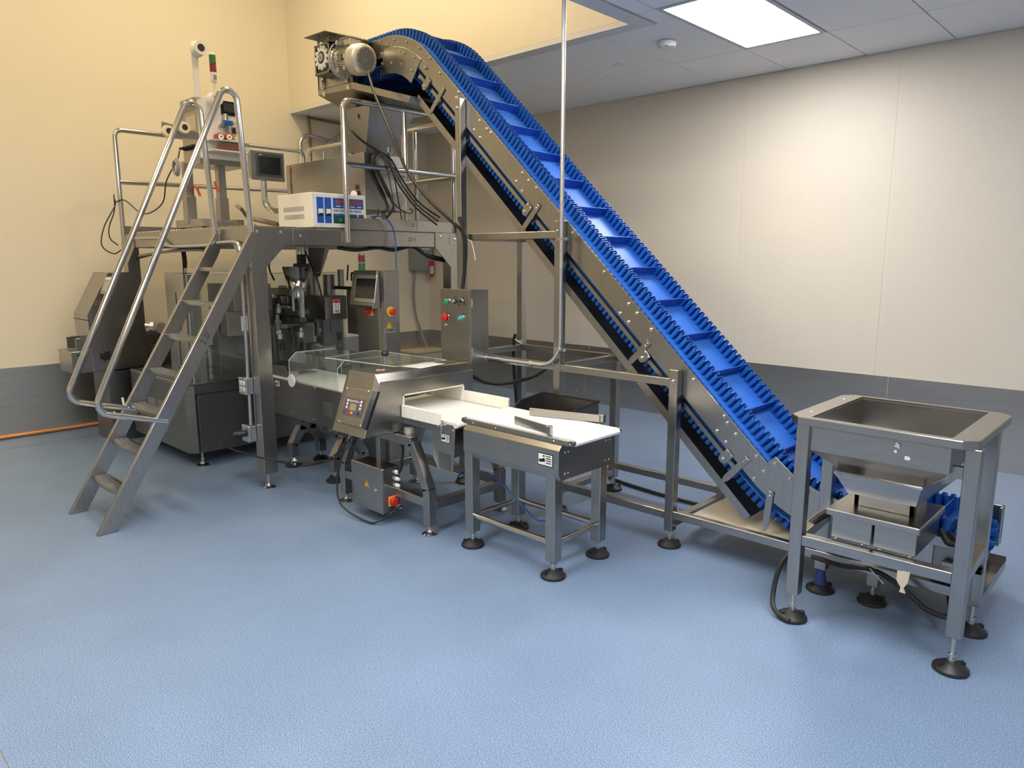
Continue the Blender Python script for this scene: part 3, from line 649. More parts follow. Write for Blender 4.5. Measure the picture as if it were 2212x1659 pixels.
MB().box(-2.21,-2.185,2.560,2.585,.715,.757).cyl((-2.197,2.572,.678),(-2.197,2.572,.72),.009,10).build('guide_post', 'steel', g, bevel=.002)
g = MB().bar(V((-2.175,2.945,.735)), V((-2.56,2.83,.735)), .010, .040).build('guide_bar', 'steel_h', tb_, bevel=.002)
MB().box(-2.185,-2.155,2.945,2.970,.715,.757).cyl((-2.17,2.958,.66),(-2.17,2.958,.72),.009,10).build('guide_post', 'steel', g, bevel=.002)
def warn_label(parent, M, w, h):   # white label: black border, hand symbol and text lines
    p = [inst('warning_label', MB().box(-w/2,w/2,-h/2,h/2,0,.0008).mesh('warning_label', mat='ink'), M, parent)]
    inst('label_face', MB().box(-w/2+.004,w/2-.004,-h/2+.004,h/2-.004,.0005,.0013).mesh('label_face', mat='white'), M, p[0])
    g = MB()
    g.prism([(-w*.42,-h*.22,.0012),(-w*.25,-h*.25,.0012),(-w*.12,-h*.08,.0012),(-w*.14,h*.02,.0012),(-w*.25,h*.02,.0012),(-w*.42,-h*.02,.0012)], (0,0,.0006)).lathe([(h*.16,0),(h*.16,.0006)], (-w*.12,-h*.05,.0012), n=12)
    g.lathe([(h*.09,0),(h*.09,.0006)], (-w*.10,h*.28,.0012), n=10).box(-w*.015,-w*.005,-h*.38,h*.38,.0012,.0018)
    for k in range(4): g.box(w*.06,w*(.40 if k else .36),h*(.26-k*.18),h*(.26-k*.18)+h*.08,.0012,.0018)
    inst('label_print', g.mesh('label_print', mat='ink'), M, p[0])
warn_label(tb_, YF((-2.185,TY0-.0005,.60)), .095, .062)
# reject bin behind the table
rb = thing('reject_bin', 'open steel bin with black rubber edge trim behind the table conveyor', 'bin', (-2.635, 3.13, .45))
X0, X1, Y0, Y1 = -2.845, -2.43, 2.99, 3.275
def side(x): return [(x,Y0,.50),(x,Y1,.50),(x,Y1,.742),(x,3.06,.722),(x,3.02,.70),(x,Y0,.60)]
for x in (X0, X1-.004): MB().prism(side(x), (.004,0,0)).build('side_panel', 'steel_dark', rb)
MB().box(X0,X1,Y1-.004,Y1,.50,.742).build('back_panel', 'steel_dark', rb); MB().box(X0,X1,Y0,Y1,.496,.50).build('bottom_panel', 'steel_dark', rb); MB().box(X0,X1,Y0,Y0+.004,.50,.60).build('front_panel', 'steel_dark', rb)
MB().tube([(X0,Y0,.60),(X0,3.02,.70),(X0,3.06,.722),(X0,Y1,.742),(X1,Y1,.742),(X1,3.06,.722),(X1,3.02,.70),(X1,Y0,.60)], .008, 8).build('edge_trim', 'rubber', rb)
for x in (X0+.05, X1-.05): MB().box(x-.015,x+.015,2.968,Y0,.51,.56).build('mount_bracket', 'steel', rb)
tag(MB().tube(spline([(-2.28,2.75,.51),(-2.27,2.74,.36),(-2.30,2.73,.24),(-2.40,2.72,.19),(-2.52,2.70,.27),(-2.70,2.69,.37),(-2.9,2.70,.36),(-3.02,2.72,.30)]), .006, 8).build('blue_air_hose', 'cable_blue'), 'thin blue air hose drooping under the table conveyor', 'hose')
def PP(x, y, q, n): d = _ray(x, y); c = V((0,0,CAMH)); n = V(n); return c+d*((V(q)-c).dot(n)/d.dot(n))

# ================================================================== METAL DETECTOR
mdt = thing('metal_detector', 'steel metal detector with tunnel, white belt and tilted keypad panel', 'metal detector', (-3.45, 2.79, 0))
F, R_, Bk = -3.30, -3.47, -3.62
def ysec(X, zt): return [(X,2.268,.553),(X,2.386,zt),(X,3.112,zt-.006),(X,3.112,.553)]
R_ = -3.335
s0, s1, s2, s3 = ysec(F,.858), ysec(R_,.906), ysec(Bk+.03,.906), ysec(Bk,.87)
# tunnel opening y 2.546..3.03, z .648..0.77
ty0, ty1, tz0, tz1 = 2.548, 3.03, .630, .770
hole_ = lambda X: [(X,ty0,tz0),(X,ty0,tz1),(X,ty1,tz1),(X,ty1,tz0)]
vs = s0+s1+s2+s3+hole_(F)+hole_(Bk); fs = []
for k in range(3): 
    for i in range(4): j = (i+1) % 4; fs.append((k*4+i, k*4+j, k*4+4+j, k*4+4+i))
for i in range(4): j = (i+1) % 4; fs += [(i,16+i,16+j,j), (12+i,12+j,20+j,20+i), (16+i,20+i,20+j,16+j)]
MB().add(vs, fs).build('head', 'steel_h', mdt, bevel=.004)
MB().box(F-.31,F+.004,ty0,ty1,tz1-.008,tz1-.001).box(F-.31,F+.004,ty0,ty0+.008,tz0,tz1).box(F-.31,F+.004,ty1-.008,ty1,tz0,tz1).build('tunnel_lining', 'uhmw', mdt)
# tilted keypad panel
pn = V((0,-.939,.343)); q0 = V((F,2.268,.553))+pn*.055
pc = [PP(*q, q0, pn) for q in ((752.5,836),(804,843),(777.5,925),(723,911))]
pan = MB().prism(pc, -pn*.045).build('keypad_box', 'steel_h', mdt, bevel=.006, seg=2)
MB().prism([pc[i]+(sum(pc, V())/4-pc[i])*-.015-pn*.047 for i in range(4)], -pn*.008).build('gasket', 'rubber', pan)
pcen = sum(pc, V())/4; ux = (pc[1]-pc[0]).normalized(); Mp = frame(pcen+pn*.0003, pn, ux); pw = (pc[1]-pc[0]).length; ph = (pc[0]-pc[3]).length
def onp(name, x0, x1, y0, y1, z, mt, par=pan, t=.0012): return inst(name, MB().box(x0*pw,x1*pw,y0*ph,y1*ph,z,z+t).mesh(name, mat=mt), Mp, par)
onp('keypad_membrane', -.40, .40, -.26, .22, .0002, 'purple')
onp('lcd_display', -.14, .12, -.10, .08, .0014, 'screen_lcd')
for k, mt in enumerate(('green_panel', 'red', 'orange', 'blue_panel', 'dark')): onp('key', -.34+.14*k, -.26+.14*k, -.20, -.13, .0014, mt)
for k in range(3):
    for sx in (-.30, .26): onp('key', sx, sx+.06, -.06+.09*k, 0+.09*k, .0014, 'white')
onp('panel_caption', -.30, .25, .125, .135, .0014, 'white'); onp('panel_caption', -.22, .17, .155, .165, .0014, 'white')
bolts(pan, [Mp @ V((sx*pw*.45, sy*ph*.45, .0)) for sx in (-1, 1) for sy in (-1, 1)], pn, ME_SCREW)
# conveyor through the tunnel
MB().prism([(x, 2.565, z) for x, z in [(-3.70,.664),(-2.865,.664),(-2.85,.660),(-2.842,.650),(-2.846,.640),(-2.86,.636),(-3.70,.636)]], (0,.448,0)).build('belt', 'beltwhite', mdt)
MB().prism([(-3.295,2.530,.640),(-2.965,2.530,.640),(-2.96,2.530,.646),(-2.96,2.530,.704),(-2.965,2.530,.712),(-3.295,2.530,.712)], (0,.018,0)).build('side_guide', 'uhmw', mdt, bevel=.003)
MB().prism([(-3.40,3.024,.660),(-2.915,3.024,.660),(-2.91,3.024,.666),(-2.91,3.024,.724),(-2.915,3.024,.732),(-3.40,3.024,.732)], (0,.018,0)).build('side_guide', 'uhmw', mdt, bevel=.003)
sp = MB().prism([(-3.30,2.545,.655),(-2.86,2.545,.655),(-2.845,2.545,.64),(-2.87,2.545,.395),(-2.885,2.545,.385),(-2.99,2.545,.385),(-3.03,2.545,.44),(-3.03,2.545,.60),(-3.30,2.545,.60)], (0,.006,0)).build('side_plate', 'steel', mdt, bevel=.001)
MB().prism([(-3.30,3.02,.655),(-2.86,3.02,.655),(-2.87,3.02,.395),(-3.03,3.02,.395),(-3.03,3.02,.60),(-3.30,3.02,.60)], (0,.006,0)).build('side_plate', 'steel', mdt)
MB().box(-2.98,-2.87,2.56,3.01,.47,.63).build('drive_housing', 'steel_dark', mdt, bevel=.003)
warn_label(sp, YF((-2.925,2.5445,.575)), .075, .05)
inst('rating_plate', MB().box(-.05,.05,-.045,.045,0,.001).mesh('rating_plate', mat='steel_dark'), YF((-2.935,2.5445,.44)), sp)
MB().box(-2.955,-2.938,2.528,2.545,.625,.648).box(-2.952,-2.942,2.528,2.545,.59,.63).build('toggle_clip', 'steel_pol', sp, bevel=.002)
bolts(sp, [(-2.99,2.545,.63),(-2.862,2.545,.628)], (0,-1,0), ME_SCREW)
# leg frame
for x, dx in ((-3.03, -.13), (-3.865, .13)):
    for y in (2.51, 3.075):
        MB().bar((x,y,.055),(x,y,.27),.055,.055,(1,0,0)).build('leg', 'steel', mdt, bevel=.002)
        MB().bar((x,y,.262),(x+dx,y,.515),.055,.055,(0,1,0)).build('leg_slope', 'steel', mdt, bevel=.002); foot(mdt, x, y, .058, 'steel')
for y in (2.51, 3.075):
    MB().bar((-3.155,y,.522),(-3.74,y,.522),.055,.055).build('beam', 'steel_h', mdt, bevel=.002); MB().bar((-3.06,y,.19),(-3.835,y,.19),.05,.05).build('beam', 'steel_h', mdt, bevel=.002)
for x in (-3.03, -3.865): MB().bar((x,2.538,.17),(x,3.047,.17),.05,.05).build('beam', 'steel_h', mdt, bevel=.002)
for x in (-3.25, -3.62): MB().cyl((x-.0,2.55,.55),(x,2.55,.58),.03,12).build('mount_pad', 'cast', mdt)
for x, y in ((-3.42,2.62),(-3.42,2.98)): MB().box(x-.03,x+.03,y-.03,y+.03,.548,.556).build('mount_pad', 'rubber', mdt)
MB().box(-3.50,-3.46,2.49,2.53,.20,.50).build('upright', 'steel', mdt, bevel=.002)
# switch box under the head
sb0, sb1, sy0, sy1, sz0, sz1 = PY(762,1085,2.40).x, PY(825,1064,2.40).x, 2.40, 2.535, PY(826,1111,2.40).z, PY(824.5,1016,2.40).z
bx = MB().box(sb0,sb1,sy0+.012,sy1,sz0,sz1).build('switch_box', 'steel', mdt, bevel=.003)
MB().box(sb0-.003,sb1+.003,sy0,sy0+.011,sz0-.003,sz1+.003).build('box_door', 'steel', bx, bevel=.003)
def tri_sign(parent, M, s):
    T_ = lambda k: [(-k*.5,-k*.3,0),(k*.5,-k*.3,0),(0,k*.57,0)]
    t = inst('warning_triangle', MB().prism(T_(s*1.15), (0,0,.0008)).mesh('warning_triangle', mat='yellow'), M, parent)
    inst('triangle_border', MB().prism([(p[0]*.98,p[1]*.98,.0008) for p in T_(s)], (0,0,.0004)).mesh('triangle_border', mat='ink'), M, t)
    inst('triangle_face', MB().prism([(p[0],p[1],.0012) for p in T_(s*.76)], (0,0,.0004)).mesh('triangle_face', mat='yellow'), M, t)
    inst('lightning_mark', MB().prism([(s*.06,s*.26,.0016),(-s*.10,s*.02,.0016),(0,s*.04,.0016),(-s*.05,-s*.18,.0016),(s*.11,s*.08,.0016),(0,s*.07,.0016)], (0,0,.0004)).mesh('lightning_mark', mat='ink'), M, t)
tri_sign(bx, YF(PY(792,1046,sy0)+V((0,-.0004,0))), .045)
MB().lathe([(.010,0),(.010,.004)], PY(811,1060,sy0), (0,-1,0), 12).build('lock', 'steel_pol', bx)
def rot_switch(parent, kind, p, s, plate='yellow'):
    nrm = V((1,0,0)) if kind == 'X' else V((0,-1,0)); M = XF(p) if kind == 'X' else YF(p)
    b = inst('switch_plate', MB().box(-s,s,-s,s,0,.008).mesh('switch_plate', .002, mat=plate), M, parent)
    inst('switch_knob', MB().lathe([(s*.85,.008),(s*.85,.026),(s*.78,.030)], n=24).box(-s*.72,s*.72,-s*.16,s*.16,.03,.044).mesh('switch_knob', .001, mat='red'), M @ Matrix.Rotation(.0 if kind == 'Y' else PI/2, 4, 'Z'), b)
rot_switch(bx, 'X', V((sb1+.0005, (sy0+sy1)/2+.006, sz0+.065)), .030, 'orange')
for k, z in enumerate((sz1-.035, sz1-.075, sz1-.115, sz0+.02)):
    MB().lathe([(.013,0),(.013,.010),(.010,.012),(.010,.024),(.006,.028)], (sb1,sy1-.028 if k < 3 else sy1-.02,z), (1,0,0), 12).build('cable_gland', 'white', bx)
zc = sz1-.035
tag(MB().tube(spline([(sb1+.025,sy1-.028,zc),(sb1+.045,sy1-.02,zc+.06),(sb1-.0,sy1,.50),(-3.55,2.44,.54),(-3.62,2.46,.56)]), .009, 8).build('power_cable', 'cable'), 'black cable arching from the switch box glands up under the metal detector', 'cable')
tag(MB().tube(spline([(sb1+.02,sy1-.02,sz0+.02),(sb1+.03,sy1-.03,.10),(sb1-.02,2.40,.03),(sb1-.10,2.36,.012),(sb0-.03,2.34,.06),(sb0-.10,2.36,.20),(sb0-.10,2.42,.40),(-3.72,2.46,.54)]), .006, 8).build('supply_cable', 'cable'), 'thin black cable looping round the switch box to the floor', 'cable')

# ================================================================== CHECKWEIGHER CONVEYOR with clear cover
cw = thing('checkweigher', 'low steel checkweigher conveyor with white belt and clear acrylic cover', 'conveyor', (-4.3, 2.78, 0))
MB().box(-4.98,-3.66,2.548,2.554,.44,.698).box(-4.98,-3.66,2.995,3.001,.44,.698).box(-4.98,-3.66,2.554,2.995,.50,.52).build('body', 'steel_dark', cw, bevel=.001)
MB().prism([(x,2.575,z) for x, z in [(-4.97,.700),(-3.665,.700),(-3.65,.694),(-3.645,.685),(-3.65,.676),(-3.665,.67),(-4.97,.67)]], (0,.40,0)).build('belt', 'beltwhite', cw)
MB().lathe([(.045,0),(.047,.004),(.045,.008)], PY(631,822,2.545), (0,-1,0), 24).build('end_disc', 'white', cw)
bolts(cw, [PY(x,y,2.548) for x, y in ((590,826),(680,838),(588,880),(632,892),(678,906),(690,836))], (0,-1,0), ME_SCREW)
warn_label(cw, YF(PY(600,828,2.548)+V((0,-.0006,0))), .07, .05)
inst('rating_plate', MB().box(-.055,.055,-.05,.05,0,.001).mesh('rating_plate', mat='steel'), YF(PY(708,884,2.548)), cw)
for x in (-4.844, -4.28):
    for sgn, y in ((1, 2.69), (-1, 2.93)):
        MB().bar((x,y,.075),(x,y,.175),.06,.06,(1,0,0)).build('leg', 'steel', cw, bevel=.002); foot(cw, x, y, .08)
        MB().bar((x,y,.165),(x,y+sgn*.085,.30),.06,.06,(1,0,0)).build('leg_slope', 'steel', cw, bevel=.002)
    MB().bar((x,2.745,.30),(x,2.875,.30),.06,.06).box(x-.03,x+.03,2.78,2.84,.33,.50).build('pedestal', 'steel', cw, bevel=.002)
cvr = MB(); th = .005
P_ = [(2.56,.70),(2.56,.845),(2.615,.895),(2.93,.895),(2.985,.845),(2.985,.70)]
for (a, b) in zip(P_, P_[1:]): cvr.prism([(-4.60,a[0],a[1]),(-3.99,a[0],a[1]),(-3.99,b[0],b[1]),(-4.60,b[0],b[1])], (0, th*.7, -th*.7))
cvr.build('clear_cover', 'clear', cw)
for X in (-4.60, -3.99): MB().tube([(X,y,z) for y, z in P_], .0025, 6).build('cover_edge', 'edge', cw)
lid = [PZ(703,773,.93), PZ(853,792,.93), PZ(964,778,.93), PZ(810,757,.93)]
ld = MB().prism(lid, (0,0,.006)).build('clear_lid', 'clear', mdt); MB().tube(lid+[lid[0]], .0025, 6).build('lid_edge', 'edge', ld)
kc = PZ(832,780,.931); MB().cyl(kc, kc+V((0,0,.03)), .008, 10).build('knob_stem', 'steel_pol', ld); MB().lathe([(.004,.028),(.019,.034),(.025,.048),(.019,.063),(.004,.069)], kc, n=18).build('knob', 'rubber', ld)
MB().prism([PZ(866,792,.907), PZ(908,796,.907), PZ(962,786,.907), PZ(920,782,.907)], (0,0,.001)).build('paper_label', 'white', mdt)
MB().lathe([(.025,0),(.025,.0008)], PZ(822,799,.9065), n=20).build('round_sticker', 'white', mdt); MB().lathe([(.018,.0008),(.018,.0014)], PZ(822,799,.9065), n=20).build('round_sticker', 'red', mdt)

# ================================================================== CHECKWEIGHER CONTROL COLUMN
cc = thing('control_column', 'tall steel control column with touchscreen, emergency stop and 1P 220V label', 'control cabinet', (-4.40, 3.2, 0))
kx0, kx1, ky0, ky1, kz = -4.56, -4.245, 3.12, 3.27, 1.462
MB().box(kx0,kx1-.05,ky0,ky1,0,kz).prism([(kx1-.05,ky0,0),(kx1,ky0+.02,0),(kx1,ky1,0),(kx1-.05,ky1,0)], (0,0,kz)).build('body', 'steel', cc, bevel=.002)
hx0, hx1 = kx0-.005, kx1-.03
hm = MB().prism([(hx0,ky0,kz),(hx0,ky0-.02,kz),(hx0,ky0-.068,1.215),(hx0,ky0-.060,1.195),(hx0,ky0,1.20)], (hx1-hx0,0,0)).build('screen_housing', 'steel', cc, bevel=.003)
hn = V((0,-.982,.191)); hq = V((0,ky0-.02,kz)); 
def hpz(px, py, o=0.): return PP(px, py, hq+hn*o, hn)
scr = MB().prism([hpz(769,593,.008), hpz(814,594,.008), hpz(808,655,.008), hpz(764,651,.008)], -hn*.008).build('screen_bezel', 'galv', hm, bevel=.002)
MB().prism([hpz(770,601,.0095), hpz(812,602,.0095), hpz(807,646,.0095), hpz(766,643,.0095)], -hn*.0014).build('screen', 'screen', scr)
rot_switch(cc, 'Y', PY(800,671,ky0)+V((0,-.0005,0)), .036)
es = PX(844,673,kx1); MB().lathe([(.036,0),(.036,.004)], es, (1,0,0), 24).build('stop_ring', 'yellow', cc); MB().lathe([(.016,0),(.016,.022),(.024,.024),(.024,.036),(.018,.042)], es, (1,0,0), 20).build('stop_button', 'red', cc)
tri_sign(cc, XF(PX(841,704,kx1)+V((.0005,0,0))), .055)
lp = PX(841.5,713.5,kx1); inst('voltage_label', MB().box(-.052,.052,-.017,.017,0,.0008).mesh('voltage_label', mat='galv'), XF(lp+V((.0004,0,0))), cc)
text('voltage_text', '1P 220V', .024, XF(lp+V((.0015,0,0))), 'ink', cc, bold=.0006)
def tower(parent, c, r, segs, h, pole=0., pm='white'):
    z = 0
    if pole: MB().cyl(c, c+V((0,0,pole)), r*.45, 10).build('tower_pole', pm, parent); z = pole
    for mt, hh in segs: MB().lathe([(r,z),(r,z+hh-.003),(r*.92,z+hh-.003),(r*.92,z+hh)], c, n=18).build('tower_segment', mt, parent); z += hh
tower(cc, V((-4.528,3.15,kz)), .025, [('greenlens', .052), ('cable_grey', .008), ('redlens', .05), ('cable_grey', .015)], 0)

# ================================================================== PLATFORM
pf = thing('access_platform', 'steel access platform on square posts with tube guard rails', 'platform', (-5.6, 3.15, 0))
FX, BX, FY, BY, Z0, Z1 = -4.44, -6.74, 2.25, 4.05, 1.636, 1.747
S = .10
for x in (FX-S/2, BX+S/2):
    for y in (FY+S/2, BY-S/2): MB().box(x-S/2,x+S/2,y-S/2,y+S/2,.11,Z1-.001).build('post', 'steel', pf, bevel=.003); foot(pf, x, y, .115, 'steel')
def beam(x0,x1,y0,y1,z0=Z0,z1=Z1): return MB().box(x0,x1,y0,y1,z0,z1).build('beam', 'steel_h', pf, bevel=.003)
beam(FX-.05,FX-.004,FY+.1,BY-.1); beam(BX,BX+.05,FY+.1,BY-.1); beam(BX+.1,FX-.1,FY+.004,FY+.05); beam(BX+.1,FX-.1,BY-.05,BY)
for x in (-5.2, -5.95): beam(x-.03,x+.03,FY+.05,BY-.05,Z0+.01,Z1-.015)
def gusset(pts, ext): MB().prism(pts, ext).build('gusset_plate', 'steel', pf, bevel=.001)
gusset([(FX-.002,FY-.002,1.75),(FX-.002,2.485,1.75),(FX-.002,2.485,1.632),(FX-.002,FY+.1,1.495),(FX-.002,FY-.002,1.495)], (.006,0,0))
gusset([(FX-.002,BY+.002,1.75),(FX-.002,3.788,1.75),(FX-.002,3.788,1.632),(FX-.002,3.95,1.477),(FX-.002,BY+.002,1.477)], (.006,0,0))
gusset([(FX,FY-.003,1.75),(-4.68,FY-.003,1.75),(-4.68,FY-.003,1.632),(-4.54,FY-.003,1.495),(FX,FY-.003,1.495)], (0,.006,0))
gusset([(BX,FY-.003,1.70),(-6.45,FY-.003,1.70),(-6.45,FY-.003,1.64),(-6.64,FY-.003,1.495),(BX,FY-.003,1.495)], (0,.006,0))
bolts(pf, [(FX+.004,y,1.72) for y in (2.295,2.46,3.84)]+[(FX+.004,2.27,1.66)], (1,0,0))
for y in (2.60, 2.98, 3.99):
    k = MB().box(FX-.004,FX+.008,y-.055,y+.045,1.655,1.735).build('clamp_plate', 'steel', pf, bevel=.002); bolts(k, [(FX+.008,y,1.70)], (1,0,0))
# deck planks (serrated grating boards) and toe boards
for k in range(11):
    y = FY+.055+k*.154; MB().box(BX+.05,FX-.05,y,y+.150,Z1-.012,Z1+.012).build('deck_plank', 'steel_h', pf, bevel=.002)
for k in range(46): 
    x = BX+.10+k*.048; inst('grip_tooth', bpy.data.meshes.get('grip_tooth') or MB().prism([(-.012,0,0),(.012,0,0),(.006,0,.010),(-.006,0,.010)], (0,.01,0)).mesh('grip_tooth', mat='steel'), Matrix.Translation((x,FY+.052,Z1+.010)), pf)
MB().box(FX-.045,FX-.012,2.99,BY,Z1+.004,Z1+.088).build('toe_board', 'steel_h', pf, bevel=.002)
MB().box(BX,BX+.01,FY,BY,Z1-.01,Z1+.075).build('toe_board', 'steel_h', pf, bevel=.002); MB().box(BX,-4.95,BY-.01,BY,Z1-.01,Z1+.075).build('toe_board', 'steel_h', pf, bevel=.002)
# guard rails
R = .0195
def rtube(name, pts, r=R, fr=.06): return MB().tube(fillet(pts, fr), r, 12).build(name, 'steel_pol', pf)
rtube('guard_rail', [(FX+.02,2.965,1.66),(FX+.02,2.965,2.625),(FX+.02,4.03,2.625)])
rtube('guard_rail', [(FX+.02,2.965,2.195),(FX+.02,4.06,2.195)]); rtube('guard_rail', [(FX+.02,3.495,2.195),(FX+.02,3.495,2.615)]); rtube('guard_rail', [(FX+.02,4.04,1.70),(FX+.02,4.04,2.62)])
rtube('guard_rail', [(BX,2.27,1.68),(BX,2.27,2.61),(BX,4.03,2.61),(BX,4.03,1.75)]); rtube('guard_rail', [(BX,2.27,2.185),(BX,4.03,2.215)])
rtube('guard_rail', [(-6.66,4.05,1.76),(-6.66,4.05,2.62),(-5.86,4.05,2.62)]); rtube('guard_rail', [(-5.16,4.05,2.62),(-4.50,4.05,2.62),(-4.50,4.05,1.75)]); rtube('guard_rail', [(-4.985,4.05,1.76),(-4.985,4.05,2.61)]); rtube('guard_rail', [(-6.6,4.05,2.19),(-4.5,4.05,2.19)])
rtube('guard_rail', [(-5.88,4.05,1.76),(-5.88,4.05,2.61)]); rtube('guard_rail', [(-5.14,4.05,1.76),(-5.14,4.05,2.61)])
# handwritten marks
def scrawl(name, strokes, M, parent, r=.0022, mt='ink'):
    m = MB()
    for s in strokes: m.tube(spline([(x, y, .0006) for x, y in s], 5), r, 5)
    return inst(name, m.mesh(name, mat=mt), M, parent)
two = lambda ox, s: [(ox-.30*s,.25*s),(ox-.05*s,.42*s),(ox+.12*s,.2*s),(ox-.08*s,-.12*s),(ox-.26*s,-.38*s),(ox+.05*s,-.34*s),(ox+.26*s,-.30*s)]
scrawl('handwritten_mark', [two(-.022,.035), two(.0,.035), [(.015,-.001),(.026,.0)], [(.036,.016),(.034,-.018)]], XF((FX-.0038,3.555,1.692)), pf, .0016)
scrawl('handwritten_mark', [two(-.020,.030), two(-.002,.030), [(.010,0),(.019,.0)], [(.030,.04),(.030,-.04)]], XF((FX-.0118,3.59,1.80)), pf, .0014)
# conduit and outlet boxes fixed to the front post
oc = thing('post_conduit', 'galvanized conduit with two outlet boxes on the platform corner post', 'conduit', (-4.60, 2.24, .55))
def pp(px, py): return PY(px, py, 2.225)
MB().tube(spline([PY(470,525,2.225), PY(505,523,2.225), PY(517,535,2.225), PY(522,590,2.225), PY(528,680,2.225), PY(533,760,2.225), PY(535,815,2.225)], 6), .011, 10).build('conduit_pipe', 'galv', oc)
MB().tube(spline([PY(293,515,2.232), PY(335,514,2.232), PY(350,518,2.232), PY(365,531,2.232), PY(400,532,2.232), PY(467,529,2.232)], 6), .011, 10).build('conduit_pipe', 'galv', oc)
MB().tube([PY(535,815,2.225)]+[PY(539,860,2.225), PY(542,918,2.225)], .011, 10).build('conduit_pipe', 'galv', oc)
for (px, py, nm) in ((533,833,'outlet_box'), (540,935,'outlet_box')):
    c = pp(px, py); b = MB().box(c.x-.05,c.x+.045,2.20,2.25,c.z-.055,c.z+.055).build(nm, 'galv', oc, bevel=.004)
    MB().box(c.x-.052,c.x+.047,2.194,2.20,c.z-.057,c.z+.057).build('cover_plate', 'galv', b, bevel=.003)
    if py < 900:
        for dx in (-.022, .018):
            for dz in (-.022, .022): MB().lathe([(.016,0),(.016,.003)], (c.x+dx,2.194,c.z+dz), (0,-1,0), 14).build('receptacle', 'white', b); MB().box(c.x+dx-.006,c.x+dx-.003,2.190,2.192,c.z+dz-.005,c.z+dz+.006).box(c.x+dx+.003,c.x+dx+.006,2.190,2.192,c.z+dz-.005,c.z+dz+.006).build('receptacle_slot', 'ink', b)
    else:
        pl = MB().lathe([(.022,0),(.022,.02),(.026,.02),(.026,.05),(.016,.075)], (c.x-.012,2.194,c.z-.0), (-.25,-1,0), 16).build('power_plug', 'rubber', b)
c = pp(520, 945)
tag(MB().tube(spline([(c.x-.02,2.12,c.z-.0),(c.x+.0,2.09,.30),(-4.40,2.20,.25),(-4.15,2.35,.235),(-3.95,2.45,.27),(-3.80,2.50,.36),(-3.72,2.52,.48)]), .0065, 8).build('plug_cable', 'cable'), 'black power cable sagging from the post outlet to the metal detector', 'cable')
tag(MB().tube(spline([(-4.42,2.24,.235),(-4.2,2.36,.20),(-4.0,2.44,.25),(-3.82,2.46,.37),(-3.70,2.50,.50)]), .005, 8).build('second_cable', 'cable'), 'second thin black cable tied beside the sagging power cable', 'cable')
tag(MB().tube([(-4.225,2.33,.22),(-4.205,2.345,.25),(-4.19,2.335,.215),(-4.18,2.34,.245)], .006, 6).build('cable_tie', 'tie'), 'white cable tie bundling the two sagging black cables', 'cable tie')

# ================================================================== LADDER
lad = thing('platform_ladder', 'steep steel ladder with tube handrails leading up to the platform', 'ladder', (-4.63, 1.7, 0))
def YZs(y, z, X): return (X, y, z)
for X0_, X1_ in ((-4.39, -4.36), (-4.90, -4.87)):
    MB().prism([(X0_,1.186,0),(X0_,1.285,0),(X0_,2.225,1.56),(X0_,2.245,1.60),(X0_,2.245,1.715),(X0_,2.215,1.715)], (X1_-X0_,0,0)).build('stringer', 'steel', lad, bevel=.003)
ME_RUNG = None
NR = 10
for k in range(7):
    z = .213+k*.2125; y = 1.186+(z+.02)*.597+.012
    m = MB(); pts = []
    for i in range(NR+1):
        t = i/NR; xx = -4.87+.48*t; bow = .022*math.sin(PI*t); pts.append((xx, y-bow))
    m.prism([(p[0], p[1], z-.022) for p in pts]+[(-4.39, y+.085, z-.022), (-4.87, y+.085, z-.022)], (0,0,.022))
    r = m.build('rung', 'steel', lad, bevel=.002)
    g = MB()
    for i in range(15):
        xx = -4.855+.032*i+.006; bow = .022*math.sin(PI*(xx+4.87)/.48)
        for j in range(3): g.box(xx-.005,xx+.005,y-bow+.012+.026*j,y-bow+.030+.026*j,z,z+.0035)
    g.build('grip_studs', 'galv', r)['kind'] = 'stuff'
for X, yy in ((-4.375, 1.60), (-4.885, 1.62)):
    dy = -.0
    pts = [(X,yy,.60),(X,1.245,.70),(X,2.165,2.735),(X,2.225,1.70)] 
    pts = [(X,1.62,.595),(X,1.235,.705),(X,2.17,2.71),(X,2.225,1.71)]
    MB().tube(fillet(pts, [.07, .055], 9), .0185, 14).build('handrail', 'steel_pol', lad)
q = X_ = None
d = V((0,.526,.850)); M22 = frame(PX(443,731,-4.3595), (1,0,0), d)
scrawl('handwritten_mark', [two(-.022,.046), two(.016,.046)+[(.042,.02)]], M22, lad, .0018)

# ================================================================== ROTARY PACKING MACHINE
pm = thing('packing_machine', 'rotary bag packing machine with steel base cabinet and clear guards', 'packing machine', (-5.85, 2.9, 0))
mx0, mx1, my0, my1 = -6.42, -5.30, 2.12, 3.55
MB().prism([(mx0,my0,.11),(mx1-.05,my0,.11),(mx1,my0+.05,.11),(mx1,my1,.11),(mx0,my1,.11)], (0,0,.515)).build('base_cabinet', 'steel_dark', pm, bevel=.003)
MB().box(mx1,mx1+.004,my0+.075,my1-.35,.13,.545).build('cabinet_door', 'steel_dark', pm, bevel=.002)
MB().box(mx1-.002,mx1+.002,my0+.06,my0+.072,.12,.56).box(mx1-.002,mx1+.002,my0+.06,my1-.33,.55,.56).build('door_gap', 'dark', pm)
vt = MB()
for k in range(12): vt.box(mx0+.35,mx0+.50,my0-.003,my0,.22+k*.02,.23+k*.02)
for k in range(12): vt.box(mx0+.56,mx0+.70,my0-.003,my0,.22+k*.02,.23+k*.02)
vt.build('vent_louvres', 'galv', pm)['kind'] = 'stuff'
MB().lathe([(.04,0),(.04,.012),(.025,.014)], (mx0+.50,my0,.16), (0,-1,0), 18).build('drain_cap', 'cast', pm)
